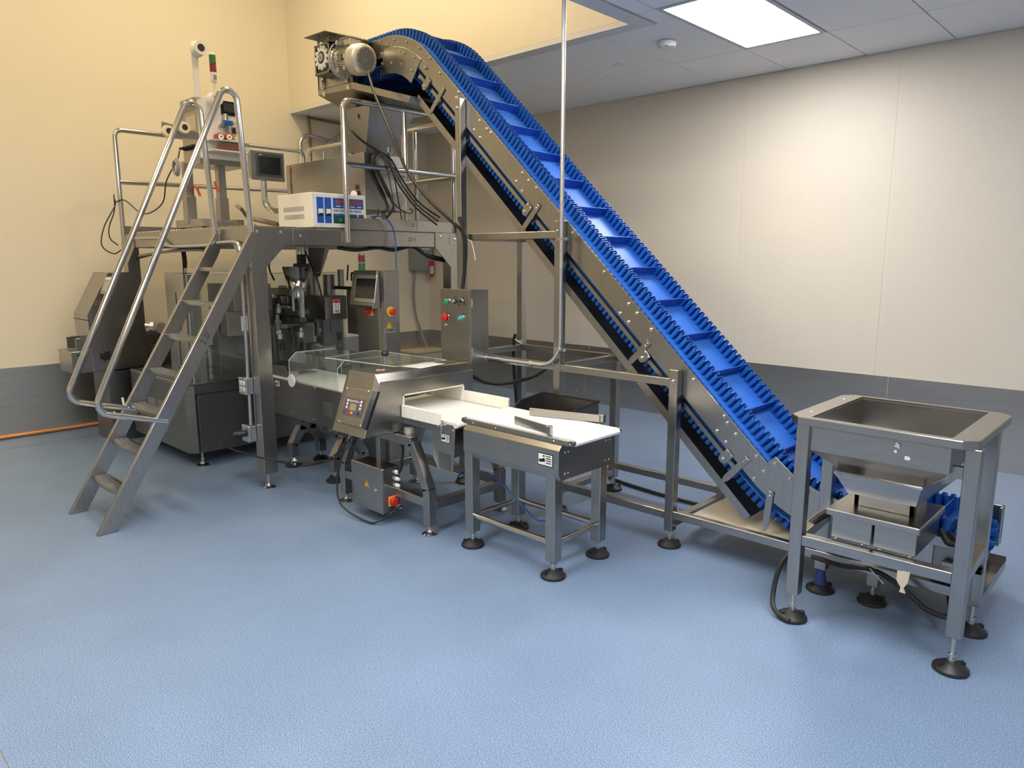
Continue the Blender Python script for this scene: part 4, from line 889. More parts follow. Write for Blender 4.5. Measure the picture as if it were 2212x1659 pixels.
for x, y in ((mx1-.05,my0+.10),(mx0+.1,my0+.1),(mx1-.08,my1-.1),(mx0+.1,my1-.1)): foot(pm, x, y, .115, 'steel')
MB().box(mx0,mx1,my0+.0,my1,.626,.640).build('table_top', 'steel', pm, bevel=.003)
def bx_(nm, a, b, c, d, e, f, mt='steel', bev=.003, par=None): return MB().box(a,b,c,d,e,f).build(nm, mt, par or pm, bevel=bev)
pil = bx_('guard_pillar', -5.80,-5.46, my0+.10,my0+.22, .64,1.44)
bx_('pillar_gap', -5.612,-5.606, my0+.097,my0+.1, .66,1.30, 'dark', 0, pil)
for z in (1.12, 1.04, .70): bx_('hinge', -5.63,-5.585, my0+.085,my0+.1, z-.03,z+.03, 'rubber', .002, pil)
bx_('upper_housing', -5.58,-5.20+.05, 2.45,2.75, 1.16,1.36); bx_('upper_housing', -5.40,-5.22, 2.60,2.72, 1.36,1.46, 'steel_dark')
bx_('mechanism_column', -5.62,-5.50, 2.55,2.72, .64,1.16); bx_('drive_block', -5.49,-5.38, 2.42,2.62, .64,1.10, 'steel_dark')
bx_('drum_housing', -5.98,-5.70, 2.75,3.40, .64,1.22, 'steel_dark'); bx_('carousel_back', -5.45,-5.33, 3.30,3.50, .64,1.18, 'steel_dark'); bx_('sign_box', -5.29,-5.17, 2.40,2.60, .98,1.16, 'steel'); inst('warning_label', MB().box(-.025,.025,-.055,.055,0,.001).mesh('warning_label', mat='white'), XF((-5.1695,2.53,1.07)), pm)
MB().cyl((-5.60,2.42,.64),(-5.60,2.42,.86),.012,10).build('guide_rod', 'steel_pol', pm)
bel = MB().lathe([(r, z) for k in range(12) for r, z in ((.034,.02*k),(.045,.02*k+.01))], (-5.56,2.42,.66), n=16).build('bellows', 'galv', pm)
MB().lathe([(.05,0),(.05,.02),(.038,.024)], (-5.56,2.42,.64), n=18).build('bellows_base', 'steel_pol', pm)
MB().cyl((-5.56,2.42,.9),(-5.56,2.42,1.05),.016,10).build('guide_rod', 'steel_pol', pm)
# turntable with grippers
tc = V((-5.55, 3.05, 0))
MB().lathe([(.10,.64),(.10,1.0),(.30,1.0),(.30,1.03),(.06,1.03),(.06,1.30)], tc, n=32).build('turntable', 'steel_dark', pm)
for k in range(8):
    a = 2*PI*k/8+.2; u = V((math.cos(a), math.sin(a), 0)); p = tc+u*.26
    gsm = MB().bar(p+V((0,0,1.06)), p+u*.16+V((0,0,1.06)), .05, .035).bar(p+u*.15+V((0,0,1.12)), p+u*.15+V((0,0,.93)), .03, .04, u).bar(p+u*.05+V((0,0,1.05)), p+u*.05+V((0,0,1.2)), .025,.03,u)
    g_ = gsm.build('gripper_arm', 'steel_dark', pm, bevel=.002)
    MB().cyl(p+u*.06+V((0,0,1.09)), p+u*.14+V((0,0,1.09)), .014, 10).build('air_cylinder', 'bolt', g_); MB().cyl(p+u*.15+V((0,0,.98)), p+u*.18+V((0,0,.98)), .016, 10).build('air_cylinder', 'bolt', g_)
def pbox(nm, a, b, c, d, Y, dep, mt='steel_dark'):
    p = PY(344+a/2.299, 513+b/2.299, Y); q = PY(344+c/2.299, 513+d/2.299, Y); return MB().box(p.x, q.x, Y, Y+dep, q.z, p.z).build(nm, mt, pm, bevel=.002)
for nm, a, b, c, d, Y, dep, mt in (('head_block',545,250,650,290,2.90,.10,'steel_dark'),('head_cap',590,238,640,252,2.92,.06,'steel'),('head_post',600,290,640,330,2.93,.05,'galv'),('bearing_plate',520,282,550,432,2.78,.03,'steel_dark'),
    ('slide_rail',545,318,660,330,2.88,.03,'steel'),('cam_block',590,350,690,386,2.87,.10,'steel_dark'),('cam_block',578,384,640,416,2.85,.06,'dark'),('cam_block',640,392,700,422,2.86,.06,'steel_dark'),('roller_block',600,338,640,352,2.85,.05,'galv'),
    ('rear_panel',535,424,662,565,2.98,.20,'steel_dark'),('slide_post',660,460,690,560,2.92,.05,'steel'),('valve_block',660,440,700,468,2.90,.06,'steel_dark'),('sensor_stick',694,296,712,398,2.84,.02,'cable_grey'),('linkage',555,300,585,345,2.86,.04,'dark'),('linkage',640,320,672,346,2.86,.03,'dark')): pbox(nm,a,b,c,d,Y,dep,mt)
for k, (x, y, z) in enumerate(((-5.18,2.82,.98),(-5.05,2.86,.95),(-5.0,2.9,1.0),(-5.12,2.8,.90),(-5.22,2.84,1.18))): MB().lathe([(.022,0),(.022,.04),(.014,.045),(.014,.07)], (x,y,z-.05), n=12).build('air_fitting', ('bolt','dark','galv','dark','cast')[k], pm)
bx_('machine_column', -5.03,-4.95, 2.95,3.05, .30,.90, 'steel_dark'); bx_('machine_column', -4.97,-4.87, 3.02,3.12, .20,.88, 'galv')
bx_('discharge_slide', -5.25,-4.75, 2.62,2.90, .735,.745, 'steel_dark'); bx_('discharge_slide', -5.25,-4.72, 2.60,2.61, .70,.78, 'steel_dark')
mt_ = MB().cyl((-5.02,2.66,.70),(-4.80,2.66,.70),.04,18).box(-4.98,-4.86,2.61,2.64,.68,.73).build('drive_motor', 'motorblue', pm); bx_('terminal_box', -4.80,-4.72, 2.625,2.70, .665,.735, 'cable_grey', .004, mt_)
# swing box with warning label
wb = [PX(655,636,-4.93), PX(702,640,-4.93), PX(749,636,-4.93)]
yb0, yb1 = wb[1].y, PX(749,640,-4.93).y; zb1, zb0 = PX(702,640,-4.93).z, PX(704,692,-4.93).z
sbx = bx_('swing_box', -5.21,-4.93, yb0,yb1, zb0,zb1, 'steel', .006)
M_ = XF(PX(727,662,-4.93)+V((.0005,0,0)))
l_ = inst('warning_label', MB().box(-.032,.032,-.052,.052,0,.001).mesh('warning_label', mat='white'), M_, sbx)
inst('label_header', MB().box(-.03,.03,.028,.050,.001,.0015).mesh('label_header', mat='red'), M_, sbx); inst('prohibition_ring', MB().tube([(math.cos(2*PI*k/20)*.018, math.sin(2*PI*k/20)*.018+.004, .0016) for k in range(20)], .0018, 5, closed=True).bar((-.013,.017,.0016),(.013,-.009,.0016),.003,.001).mesh('prohibition_ring', mat='redbrown'), M_, sbx)
inst('label_print', MB().box(-.024,.024,-.032,-.027,.001,.0016).box(-.016,.016,-.044,-.038,.001,.0016).mesh('label_print', mat='ink'), M_, sbx)
bx_('side_housing', -5.0,-4.62, 3.32,3.40, .95,1.30, 'steel'); bx_('side_upright', -4.66,-4.62, 3.32,3.36, .3,.95, 'steel')
bx_('cross_bar', -5.2,-4.62, 3.34,3.38, 1.30,1.325, 'dark', .001); MB().cyl((-4.66,3.36,1.325),(-4.66,3.36,1.38),.018,10).build('cross_bar_pin', 'steel_dark', pm); MB().cyl((-5.13,3.36,1.325),(-5.13,3.36,1.46),.025,10).build('cross_bar_pin', 'steel_dark', pm)
MB().tube(spline([(-4.85,3.15,.95),(-4.80,3.10,.93),(-4.76,3.10,.86),(-4.80,3.12,.80)]), .005, 6).cyl((-4.86,3.15,.92),(-4.86,3.15,.98),.018,8).build('air_hose', 'cable', pm)
MB().tube(spline([(-4.95,3.05,.93),(-4.96,3.03,.85),(-4.94,3.02,.72),(-4.93,3.03,.64)]), .012, 6).build('air_hose', 'cable', pm)
# filling funnel and column under the platform
fc = PY(640, 600, 2.98); fx, fy = fc.x, fc.y
fnl = MB(); fnl.soft = True; n = 28
prof = [(.022,1.06),(.105,1.485)]
vs = [(fx+r*math.cos(2*PI*k/n), fy+r*math.sin(2*PI*k/n), z) for r, z in prof for k in range(n)]; fnl.add(vs, [(k,(k+1)%n,n+(k+1)%n,n+k) for k in range(n)])
f_ = fnl.build('filling_funnel', 'steel_pol', pm); s = f_.modifiers.new('solid', 'SOLIDIFY'); s.thickness = .002
MB().cyl((fx-.03,fy+.08,1.48),(fx-.03,fy+.08,1.64),.05,18).build('drop_tube', 'steel_pol', pm); bx_('diverter', fx-.04,fx+.10, fy+.0,fy+.06, 1.46,1.51, 'dark'); bx_('diverter', fx+.02,fx+.08, fy-.0,fy+.05, 1.51,1.58, 'dark')
scp = PY(672,600,3.3); MB().cyl((scp.x,3.3,1.0),(scp.x,3.3,1.63),.062,22).build('support_column', 'steel', pm)
uh = PY(686,560,3.3); MB().lathe([(.02,1.40),(.12,1.636)], (uh.x,3.30,0), n=4).build('under_hopper', 'steel_dark', pm)
arp = PY(710,600,3.3); MB().cyl((arp.x,3.3,1.18),(arp.x,3.3,1.42),.048,18).build('air_reservoir', 'steel_dark', pm)
for p in ([(-5.28,2.85,1.38),(-5.33,2.84,1.48),(-5.31,2.86,1.60)], [(-4.9,3.05,1.15),(-4.88,3.0,1.35),(-4.95,2.98,1.5),(-5.05,3.0,1.6)], [(-4.80,3.24,1.38),(-4.76,3.22,1.44),(-4.70,3.24,1.36),(-4.68,3.28,1.2)], [(-4.84,3.24,1.5),(-4.83,3.22,1.38)]):
    MB().tube(spline(p), .007, 6).build('air_hose', 'cable', pm)
hz = lambda x, y: PY(344+x/2.299, 513+y/2.299, 2.83)
for p in ([hz(668,365),hz(664,280),hz(674,250),hz(695,250),hz(712,275),hz(714,330)], [hz(680,300),hz(680,262),hz(692,256),hz(704,275),hz(706,300)]): MB().tube(spline(p), .009, 8).build('air_hose', 'cable_grey', pm)
for k in range(3): MB().tube(spline([PY(393+k*3,542,2.5), PY(396+k*3,565,2.5), PY(397+k*2,592,2.5)]), .008, 6).build('cable_drop', 'cable', pm)
# clear guards
def clearpane(nm, m_):
    p = m_.build(nm, 'clear', pm); return p
gz0_, gz1_ = .64, 1.435
clearpane('guard_pane', MB().box(mx1-.006,mx1,my0+.06,2.80,gz0_,gz1_)); clearpane('guard_pane', MB().box(mx1-.006,mx1,2.806,3.50,gz0_,gz1_)); clearpane('guard_pane', MB().box(-5.46,mx1-.01,my0+.16,my0+.166,gz0_,gz1_)); clearpane('guard_pane', MB().box(-5.78,-5.46,my0+.24,my0+.246,1.44,1.475))
for pts in ([(mx1,my0+.06,gz1_),(mx1,3.50,gz1_)], [(mx1,2.803,gz0_),(mx1,2.803,gz1_)], [(mx1,my0+.06,gz0_),(mx1,my0+.06,gz1_)], [(-5.46,my0+.16,gz1_),(mx1-.01,my0+.16,gz1_)]): MB().tube(pts, .0025, 5).build('pane_edge', 'edge', pm)
MB().tube(fillet([(mx1+.002,2.17,1.34),(mx1+.03,2.17,1.34),(mx1+.03,2.17,1.25),(mx1+.002,2.17,1.25)], .01), .005, 8).build('guard_handle', 'steel_pol', pm)

# ================================================================== BAG MAGAZINE (left)
bgm = thing('bag_magazine', 'bag magazine infeed with black handwheel beside the packing machine', 'bag feeder', (-6.8, 2.2, 0))
MB().prism([(-6.98,2.0,0),(-6.60,2.0,0),(-6.60,2.5,0),(-6.98,2.5,0)], (0,0,.61)).build('base_cabinet', 'steel_dark', bgm, bevel=.003)
bolts(bgm, [(-6.87,2.0,.56)], (0,-1,0))
MB().box(-6.985,-6.978,1.998,2.03,.14,.20).build('hinge', 'steel', bgm)
fr_ = MB().prism([(-6.97,1.75,.615),(-6.62,1.75,.615),(-6.62,2.62,.615),(-6.97,2.62,.615)], (0,0,.18)).build('feed_frame', 'steel_h', bgm, bevel=.002)
bolts(bgm, [(-6.83,1.75,.74),(-6.83,1.75,.66)], (0,-1,0), ME_SCREW)
for x in (-6.90, -6.66): MB().box(x-.006,x+.006,1.80,2.62,.80,.90).build('bag_guide', 'steel_h', bgm, bevel=.002)
MB().box(-6.655,-6.65,1.94,1.955,.80,.90).build('guide_strap', 'steel', bgm)
hw = PX(227,768,-6.60); 
m = MB().lathe([(.018,0),(.018,.022),(.034,.022),(.036,.034),(.030,.040)], hw+V((-.02,0,0)), (1,0,0), 18)
for k in range(7): a = 2*PI*k/7; m.lathe([(.011,.022),(.012,.03),(.009,.038)], hw+V((-.02,math.cos(a)*.036,math.sin(a)*.036)), (1,0,0), 8)
m.build('handwheel', 'rubber', bgm)
p = PX(170,768,-6.62); MB().box(-6.62,-6.617,p.y-.012,p.y+.012,p.z-.006,p.z+.006).build('slot', 'dark', bgm)
p = PX(300,770,-6.615); MB().box(-6.62,-6.605,p.y-.06,p.y+.2,p.z-.008,p.z+.008).build('slide_rod', 'steel_pol', bgm)
# control column with small screen and rocker switches
kc_ = MB().prism([(-6.96,2.33,.62),(-6.96,1.90,.62),(-6.96,1.89,1.09),(-6.96,2.075,1.435),(-6.96,2.31,1.435)], (.36,0,0)).build('control_column', 'steel', bgm, bevel=.002)
MB().box(-6.962,-6.598,1.885,1.899,1.045,1.05).build('seam', 'dark', kc_)
cn = V((0,-.881,.473)); cq = V((-6.7,1.89,1.09))
def cp(px, py, o=0.): return PP(px, py, cq+cn*o, cn)
sc_ = MB().prism([cp(225,597,.02), cp(248,597,.02), cp(237,637,.02), cp(216,634,.02)], -cn*.02).build('small_screen', 'grey_box', kc_, bevel=.003)
MB().prism([cp(227,606,.021), cp(243,606,.021), cp(236,629,.021), cp(221,628,.021)], -cn*.001).build('screen', 'galv', sc_); MB().prism([cp(228,600,.021), cp(245,599,.021), cp(243,604,.021), cp(227,604,.021)], -cn*.001).build('screen', 'white', sc_)
for k, mt in enumerate(('dark', 'dark', 'orange_red')): MB().prism([cp(206+k*7,648,.010), cp(211.5+k*7,648,.010), cp(208.5+k*7,661,.010), cp(202+k*7,660,.010)], -cn*.010).build('rocker_switch', mt, kc_, bevel=.002)
for k in range(3): MB().prism([cp(201+k*7,664,.001), cp(205+k*7,664,.001), cp(204+k*7,667,.001), cp(200+k*7,667,.001)], -cn*.001).build('switch_caption', 'redbrown' if k == 2 else 'ink', kc_)
mg = PY(333,705,2.3); MB().lathe([(.045,0),(.045,.03),(.02,.03),(.018,.07)], mg, (-.6,-1,.2), 8).build('clamp_head', 'galv', bgm)
MB().bar(mg+V((.02,.03,0)), mg+V((.16,.12,-.10)), .06, .07).build('clamp_arm', 'steel_dark', bgm)
tag(MB().tube(spline([(-6.45,2.05,.40),(-6.40,2.04,.30),(-6.44,2.02,.24),(-6.54,2.0,.27)]), .010, 8).build('pale_hose', 'white'), 'short pale hose looping beside the bag magazine cabinet', 'hose')

# ================================================================== WEIGHER ON THE PLATFORM
DZ = Z1+.012
wg = thing('weigher', 'large steel weigher body with square funnel on the platform', 'weigher', (-5.1, 3.38, DZ))
MB().box(-5.63,-4.52,3.20,3.575,1.90,2.308).build('body', 'steel_h', wg, bevel=.003)
MB().box(-4.60,-4.518,3.198,3.205,1.90,2.31).build('corner_strip', 'steel', wg)
for x in (-5.5, -4.7):
    for y in (3.26, 3.52): MB().box(x-.03,x+.03,y-.03,y+.03,DZ,1.90).build('leg', 'steel', wg)
for k in range(3): inst('hinge', MB().cyl((0,0,-.02),(0,0,.02),.006,8).mesh('hinge', mat='copper'), Matrix.Translation((-5.56,3.196,2.02+.12*k)), wg)
MB().cyl((-5.56,3.197,1.92),(-5.56,3.197,2.30),.003,6).build('hinge_pin', 'copper', wg)
fan = MB(); fcn = PX(859,433,-4.52)
for i in range(1, 6):
    for k in range(i*7): a = 2*PI*k/(i*7); fan.lathe([(.0035,0),(.0035,.001)], fcn+V((.0005,math.cos(a)*.012*i,math.sin(a)*.012*i)), (1,0,0), 5)
fan.build('fan_perforations', 'dark', wg)['kind'] = 'stuff'
# funnel
t0 = [PY(736,234.5,3.31), PY(799,230.5,3.31)]; xr, xl = t0[1].x, t0[0].x; zt_ = (t0[0].z+t0[1].z)/2; yr = PX(900,240,xr).y
top_ = [(xl,3.31,zt_),(xr,3.31,zt_),(xr,yr,zt_),(xl,yr,zt_)]
b0 = [(-4.96,3.38,2.309),(-4.76,3.38,2.309),(-4.76,3.565,2.309),(-4.96,3.565,2.309)]
fu = MB().add(top_+b0, [(i,(i+1)%4,4+(i+1)%4,4+i) for i in range(4)]).build('funnel', 'steel', wg); s = fu.modifiers.new('solid', 'SOLIDIFY'); s.thickness = .003
fz = lambda z: 3.31+.07*(zt_-z)/(zt_-2.309)-.003
MB().bar((xl+.21,fz(zt_-.05),zt_-.05),(xl+.21,fz(zt_-.08),zt_-.08),.004,.002,(0,1,0)).bar((xl+.225,fz(zt_-.05),zt_-.05),(xl+.225,fz(zt_-.08),zt_-.08),.004,.002,(0,1,0)).build('handwritten_mark', 'ink', fu)
for q in ((838,318),(846,321)): p = PX(*q, -4.56); MB().cyl((p.x,p.y,2.308),(p.x,p.y,2.37),.006,8).build('stud', 'steel_pol', wg)
for q in ((748,331),(760,329)): p = PY(*q, 3.3); MB().box(p.x-.02,p.x+.02,3.28,3.32,2.308,2.33).build('latch', 'white', wg); MB().box(p.x+.02,p.x+.03,3.28,3.32,2.308,2.335).build('latch_strap', 'rubber', wg)
# cables over the weigher
def cabl(nm, label, px, r=.008, mt='cable', n=8): tag(MB().tube(spline(px), r, n).build(nm, mt), label, 'cable')
cabl('weigher_cable', 'black cable sweeping from the funnel corner across the weigher', [PY(738,246,3.10), PX(762,285,-4.49), PX(790,310,-4.49), PX(815,325,-4.49), PX(840,340,-4.49)], .008)
cabl('weigher_cable', 'thick black cable bundle hanging down the weigher side', [PX(815,325,-4.49), PX(806,345,-4.49), PX(815,370,-4.49), PX(830,400,-4.49), PX(842,425,-4.49)], .016)
cabl('weigher_cable', 'black cable fanning from the bundle to the weigher base', [PX(842,425,-4.49), PX(850,445,-4.485), PX(842,462,-4.48), PX(835,470,-4.478)], .010)
cabl('weigher_cable', 'looped black cord plugged into the lower edge of the weigher', [PX(842,425,-4.49), PX(856,445,-4.48), PX(880,460,-4.48), PX(892,457,-4.48), PX(885,450,-4.50)], .005)
for k, lab in enumerate(('upper', 'middle', 'lower')):
    cabl('weigher_cable', lab+' of three black cables running from the weigher top down to the conveyor post', [PX(820,326,-4.48), PX(845-k*3,345+k*4,-4.43+.02*k), PX(870-k*4,390+k*5,-4.36), PX(905-k*3,437+k*6,-4.33), PX(950-k*3,470+k*8,-4.3)], .007)
cabl('weigher_cable', 'thin black cord hanging straight down the weigher face', [PX(838,330,-4.49), PX(852,385,-4.49), PX(860,430,-4.49), PX(868,475,-4.48)], .0045)
cabl('blue_hose', 'thin blue hose curving over the platform edge down to the control column', [PX(800,468,-4.43), PX(825,468,-4.40), PX(845,485,-4.395), PX(854,520,-4.39), PX(856,585,-4.30)], .0055, 'cable_blue')
cabl('platform_cable', 'black cable bundle slung under the platform front beam', [PX(730,535,-4.5), PX(770,540,-4.5), PX(815,535,-4.5), PX(850,540,-4.5), PX(890,533,-4.5), PX(920,550,-4.5), PX(960,560,-4.5)], .014)
cabl('platform_cable', 'thin black cable sagging towards the platform rear post', [PX(900,536,-4.5), PX(925,556,-4.5), PX(960,565,-4.5)], .008)
cabl('platform_cable', 'grey cable running along the platform side beam', [PY(300,553,2.3), PY(350,545,2.3), PY(420,540,2.3), PY(470,545,2.3)], .010, 'cable_grey')
cabl('platform_cable', 'black cable sagging under the platform side beam', [PY(290,560,2.32), PY(330,550,2.32), PY(380,540,2.32), PY(440,538,2.32)], .008)
cabl('post_cable', 'thick black cable dropping down the conveyor post to the control box', [PY(992,470,3.26), PY(1003,500,3.26), PY(1006,540,3.26), PY(1003,590,3.25), PY(999,627,3.25)], .013)
cabl('pedestal_cable', 'black cable drooping below the conveyor control box', [(-3.50,3.20,.885), (-3.46,3.22,.80), (-3.30,3.30,.74), (-3.12,3.45,.78), (-3.04,3.6,.87)], .012)
cabl('post_cable', 'black cable hanging beside the far conveyor post', [PY(1113,722,3.80), PY(1110,740,3.80), PY(1110,790,3.80), PY(1115,860,3.80), PY(1118,930,3.80)], .012)
cabl('floor_cable', 'black cable lying on the floor under the conveyor rails', [(-2.9,4.05,.014), (-2.6,4.0,.014), (-2.2,3.98,.014), (-1.95,4.05,.014), (-1.6,4.25,.014)], .012)
tag(MB().tube([PY(1010,518,3.24), PY(1018,520,3.24), PY(1024,545,3.24), PY(1027,562,3.24)], .0025, 5).build('cable_tie', 'tie'), 'long white cable tie tail hanging at the conveyor post', 'cable tie')
for k, q in enumerate(((1108,737,3.79),)): tag(MB().tube([PY(1113,733,3.79), PY(1128,742,3.79), PY(1118,738,3.79), PY(1130,735,3.79)], .004, 5).build('cable_tie', 'tie'), 'white cable tie on the far conveyor post', 'cable tie')

# ================================================================== POWER SOURCE BOX
ps = thing('power_source', 'white power source unit with blue front panels on the platform', 'power supply', (-4.73, 2.96, DZ))
ax0, ax1, ay0, ay1, az0, az1 = -4.96, -4.50, 2.74, 3.185, DZ+.004, 1.998
MB().box(ax0,ax1,ay0,ay1,az0,az1).build('case', 'paintwhite', ps, bevel=.003)
for x in (ax0+.05, ax1-.05):
    for y in (ay0+.05, ay1-.05): MB().cyl((x,y,DZ),(x,y,az0+.002),.015,10).build('foot', 'rubber', ps)
for (c0, c1) in (((612,448),(657,459)), ((614,463),(658,476))):
    a = PY(c0[0],c0[1],ay0); b = PY(c1[0],c1[1],ay0); m = MB(); nx = 22
    for i in range(nx):
        for j in range(4): m.box(a.x+(b.x-a.x)*(i+.2)/nx, a.x+(b.x-a.x)*(i+.8)/nx, ay0-.0008, ay0, b.z+.01+(.034)*(j+.15)/4, b.z+.01+.034*(j+.8)/4)
    m.build('vent_slots', 'joint', ps)['kind'] = 'stuff'
def fpx(u): return ax1
def front(nm, y0, y1, z0, z1, mt, t=.003, x=None, par=None): return MB().box((x or ax1), (x or ax1)+t, ay0+y0, ay0+y1, az0+z0, az0+z1).build(nm, mt, par or ps)
W_, H_ = ay1-ay0, az1-az0
bez = front('front_bezel', .012, W_-.012, .012, H_-.012, 'panelwhite', .002)
for k in range(2):
    y = .035+k*.062; br = front('breaker_panel', y, y+.054, .03, H_-.03, 'blue_panel', .003)
    front('breaker_window', y+.006, y+.046, .078, .128, 'dark', .001, ax1+.003, br); front('breaker', y+.010, y+.042, .092, .126, 'white', .012, ax1+.003, br); front('breaker_lever', y+.013, y+.024, .088, .096, 'dark', .016, ax1+.003, br); front('breaker_lever', y+.028, y+.039, .088, .096, 'dark', .016, ax1+.003, br)
dp = front('display_panel', .165, W_-.025, .135, H_-.03, 'blue_panel', .003)
front('led_display', .185, W_-.04, .165, .190, 'redbrown', .001, ax1+.003, dp)
for k in range(4): front('display_caption', .19+k*.058, .228+k*.058, .147, .152, 'white', .001, ax1+.003, dp)
text('power_source_text', 'POWER SOURCE', .020, XF((ax1+.0030, ay0+.272, az0+.118)), 'ink', ps)
front('caption_bars', .168, .205, .110, .126, 'cable_grey', .0025); front('caption_bars', .345, .40, .110, .126, 'cable_grey', .0025)
for (y0, y1, mt) in ((.165,.275,'green'), (.285,.365,'red'), (.375,.42,'orange_red')):
    p_ = front('button_panel', y0, y1, .03, .098, 'green_panel', .003); front('panel_header', y0, y1, .082, .098, 'blue_panel', .001, ax1+.003, p_)
    c = (y0+y1)/2; front('button', c-.012, c+.012, .045, .068, mt, .008, ax1+.003, p_)
# air regulator standing on it
ar = thing('air_regulator', 'small air regulator with black knob and gauge on the weigher side', 'regulator', tuple(PX(773,418,-4.62)))
p = V((-4.62, PX(773,418,-4.62).y, az1)); 
MB().lathe([(.020,.0),(.022,.03),(.026,.034),(.026,.042),(.018,.046)], p, n=16).build('regulator_body', 'rubber', ar); MB().lathe([(.024,.042),(.024,.050)], p, n=16).build('regulator_ring', 'orange_red', ar); MB().lathe([(.017,.05),(.017,.085),(.013,.088)], p, n=14).build('knob', 'rubber', ar)
MB().lathe([(.024,0),(.024,.018),(.020,.020)], p+V((.0,-.035,.018)), (1,-.6,0), 18).build('gauge', 'white', ar)
cabl('regulator_hose', 'thin black hose looping down from the air regulator', [p+V((.01,.02,.03)), p+V((.05,.07,.02)), p+V((.09,.11,-.05)), p+V((.10,.10,-.13)), p+V((.08,.06,-.16))], .0045)

# ================================================================== TOUCH SCREEN ON BENT PIPE
hs = thing('operator_screen', 'steel touchscreen terminal on a bent pipe arm beside the weigher', 'touchscreen', (-5.05, 2.70, DZ))
HX = -5.02
y0, y1, z0, z1 = 2.578, 2.845, 2.104, 2.312
MB().hexa([(HX-.08,y0+.02,z0+.02),(HX-.08,y1-.02,z0+.02),(HX-.08,y1-.02,z1-.02),(HX-.08,y0+.02,z1-.02)], [(HX,y0,z0),(HX,y1,z0),(HX,y1,z1),(HX,y0,z1)]).build('housing', 'steel', hs, bevel=.006)
sb_ = MB().box(HX,HX+.008,y0+.042,y1-.022,z0+.030,z1-.018).build('screen_bezel', 'screen_grey', hs, bevel=.003)
MB().box(HX+.008,HX+.0088,y0+.058,y1-.040,z0+.046,z1-.040).build('screen', 'screen', sb_); MB().box(HX+.008,HX+.0085,y0+.062,y0+.085,z1-.032,z1-.028).build('brand_mark', 'white', sb_)
MB().tube(fillet([(-5.06,2.69,z0+.005),(-5.06,2.69,1.90),(-5.06,3.198,1.90)], .085, 10), .022, 14).build('arm_pipe', 'steel_pol', hs)

# ================================================================== DATE CODER ON STAND
cdr = thing('date_coder', 'white faced date coder with ribbon reels on an adjustable stand', 'coding machine', (-5.85, 2.7, DZ))
ux0, ux1, uy0, uy1, uz0, uz1 = -6.01, -5.70, 2.525, 2.866, 2.31, 2.765
MB().box(ux0,ux1-.006,uy0,uy1,uz0,uz1).build('case', 'steel', cdr, bevel=.003)
MB().box(ux1-.006,ux1,uy0,uy1,uz0+.0,uz1).build('front_panel', 'panelwhite', cdr, bevel=.002)
bolts(cdr, [(ux1,y,z) for y in (uy0+.012,uy1-.012) for z in (uz1-.02,2.58,uz0+.02)], (1,0,0), ME_SCREW)
def q_(px, py, X=ux1): return PX(px, py, X)
p = q_(494,234); ms = MB().box(ux1,ux1+.008,p.y-.065,p.y+.06,p.z-.055,p.z+.05).build('screen_bezel', 'screen', cdr, bevel=.002); MB().box(ux1+.008,ux1+.0088,p.y-.045,p.y+.042,p.z-.030,p.z+.036).build('screen', 'screen_grey', ms)
MB().box(ux0+.05,ux1-.04,uy0-.001,uy0,uz1-.10,uz1-.04).build('rating_plate', 'steel_dark', cdr); MB().box(ux0+.09,ux1-.05,uy0-.001,uy0,uz1-.24,uz1-.13).build('paper_label', 'beige', cdr)
mast = MB().prism([q_(411,88),q_(425,84),q_(433,210),q_(419,210)], (.006,0,0)).build('mast', 'panelwhite', cdr)
def roll(px, py, r, L, mt='panelwhite', par=cdr, X=ux1, hm='dark'):
    c = q_(px, py, X); a = MB().lathe([(r,0),(r,L*.25),(r*.72,L*.3),(r*.72,L*.85),(r*.9,L*.88),(r*.9,L),(r*.5,L)], c, (1,0,0), 22).build('ribbon_spool', mt, par); MB().lathe([(r*.5,L-.001),(r*.5,L+.001)], c, (1,0,0), 18).build('spool_hole', hm, a); return a
roll(425,107,.055,.075,par=mast); roll(460,216,.052,.075)
for q in ((362,284),(396,276)): roll(*q, .045, .03, 'cream_pl')
pb = [q_(362,275), q_(430,285), q_(430,300), q_(362,298)]; MB().prism([v+V((-.012,0,0)) for v in (q_(350,262),q_(372,268),q_(430,287),q_(430,302),q_(375,296),q_(350,290))], (.004,0,0)).build('reel_bracket', 'steel', cdr)
for q in ((466,298),(484,299)): 
    c = q_(*q); MB().lathe([(.028,.02),(.028,.09)], c, (1,0,0), 20).build('rubber_roller', 'redbrown', cdr); MB().lathe([(.022,.0905),(.022,.0925)], c, (1,0,0), 18).build('roller_cap', 'white', cdr); MB().lathe([(.006,.0925),(.006,.098)], c, (1,0,0), 8).build('roller_screw', 'dark', cdr)
c = q_(487,267); MB().box(ux1+.02,ux1+.06,c.y-.035,c.y+.035,c.z-.018,c.z+.016).build('sensor_block', 'blue_panel', cdr, bevel=.002); MB().lathe([(.018,0),(.018,.05)], c+V((.03,-.01,.016)), n=12).box(ux1,ux1+.04,c.y-.06,c.y-.03,c.z-.03,c.z-.01).box(ux1,ux1+.03,c.y-.02,c.y+.01,c.z-.07,c.z-.02).build('print_head', 'bolt', cdr)
MB().tube(spline([c+V((.04,.035,-.0)), c+V((.04,.075,-.0)), c+V((.03,.08,-.06)), c+V((.02,.04,-.08)), c+V((.02,.01,-.07))]), .004, 6).build('orange_lead', 'orange_red', cdr)
p = q_(504,283); MB().box(ux1,ux1+.008,p.y-.022,p.y+.022,p.z-.032,p.z+.03).build('window_frame', 'galv', cdr, bevel=.002); MB().box(ux1+.008,ux1+.009,p.y-.013,p.y+.013,p.z-.022,p.z+.02).build('window_glass', 'dark', cdr)
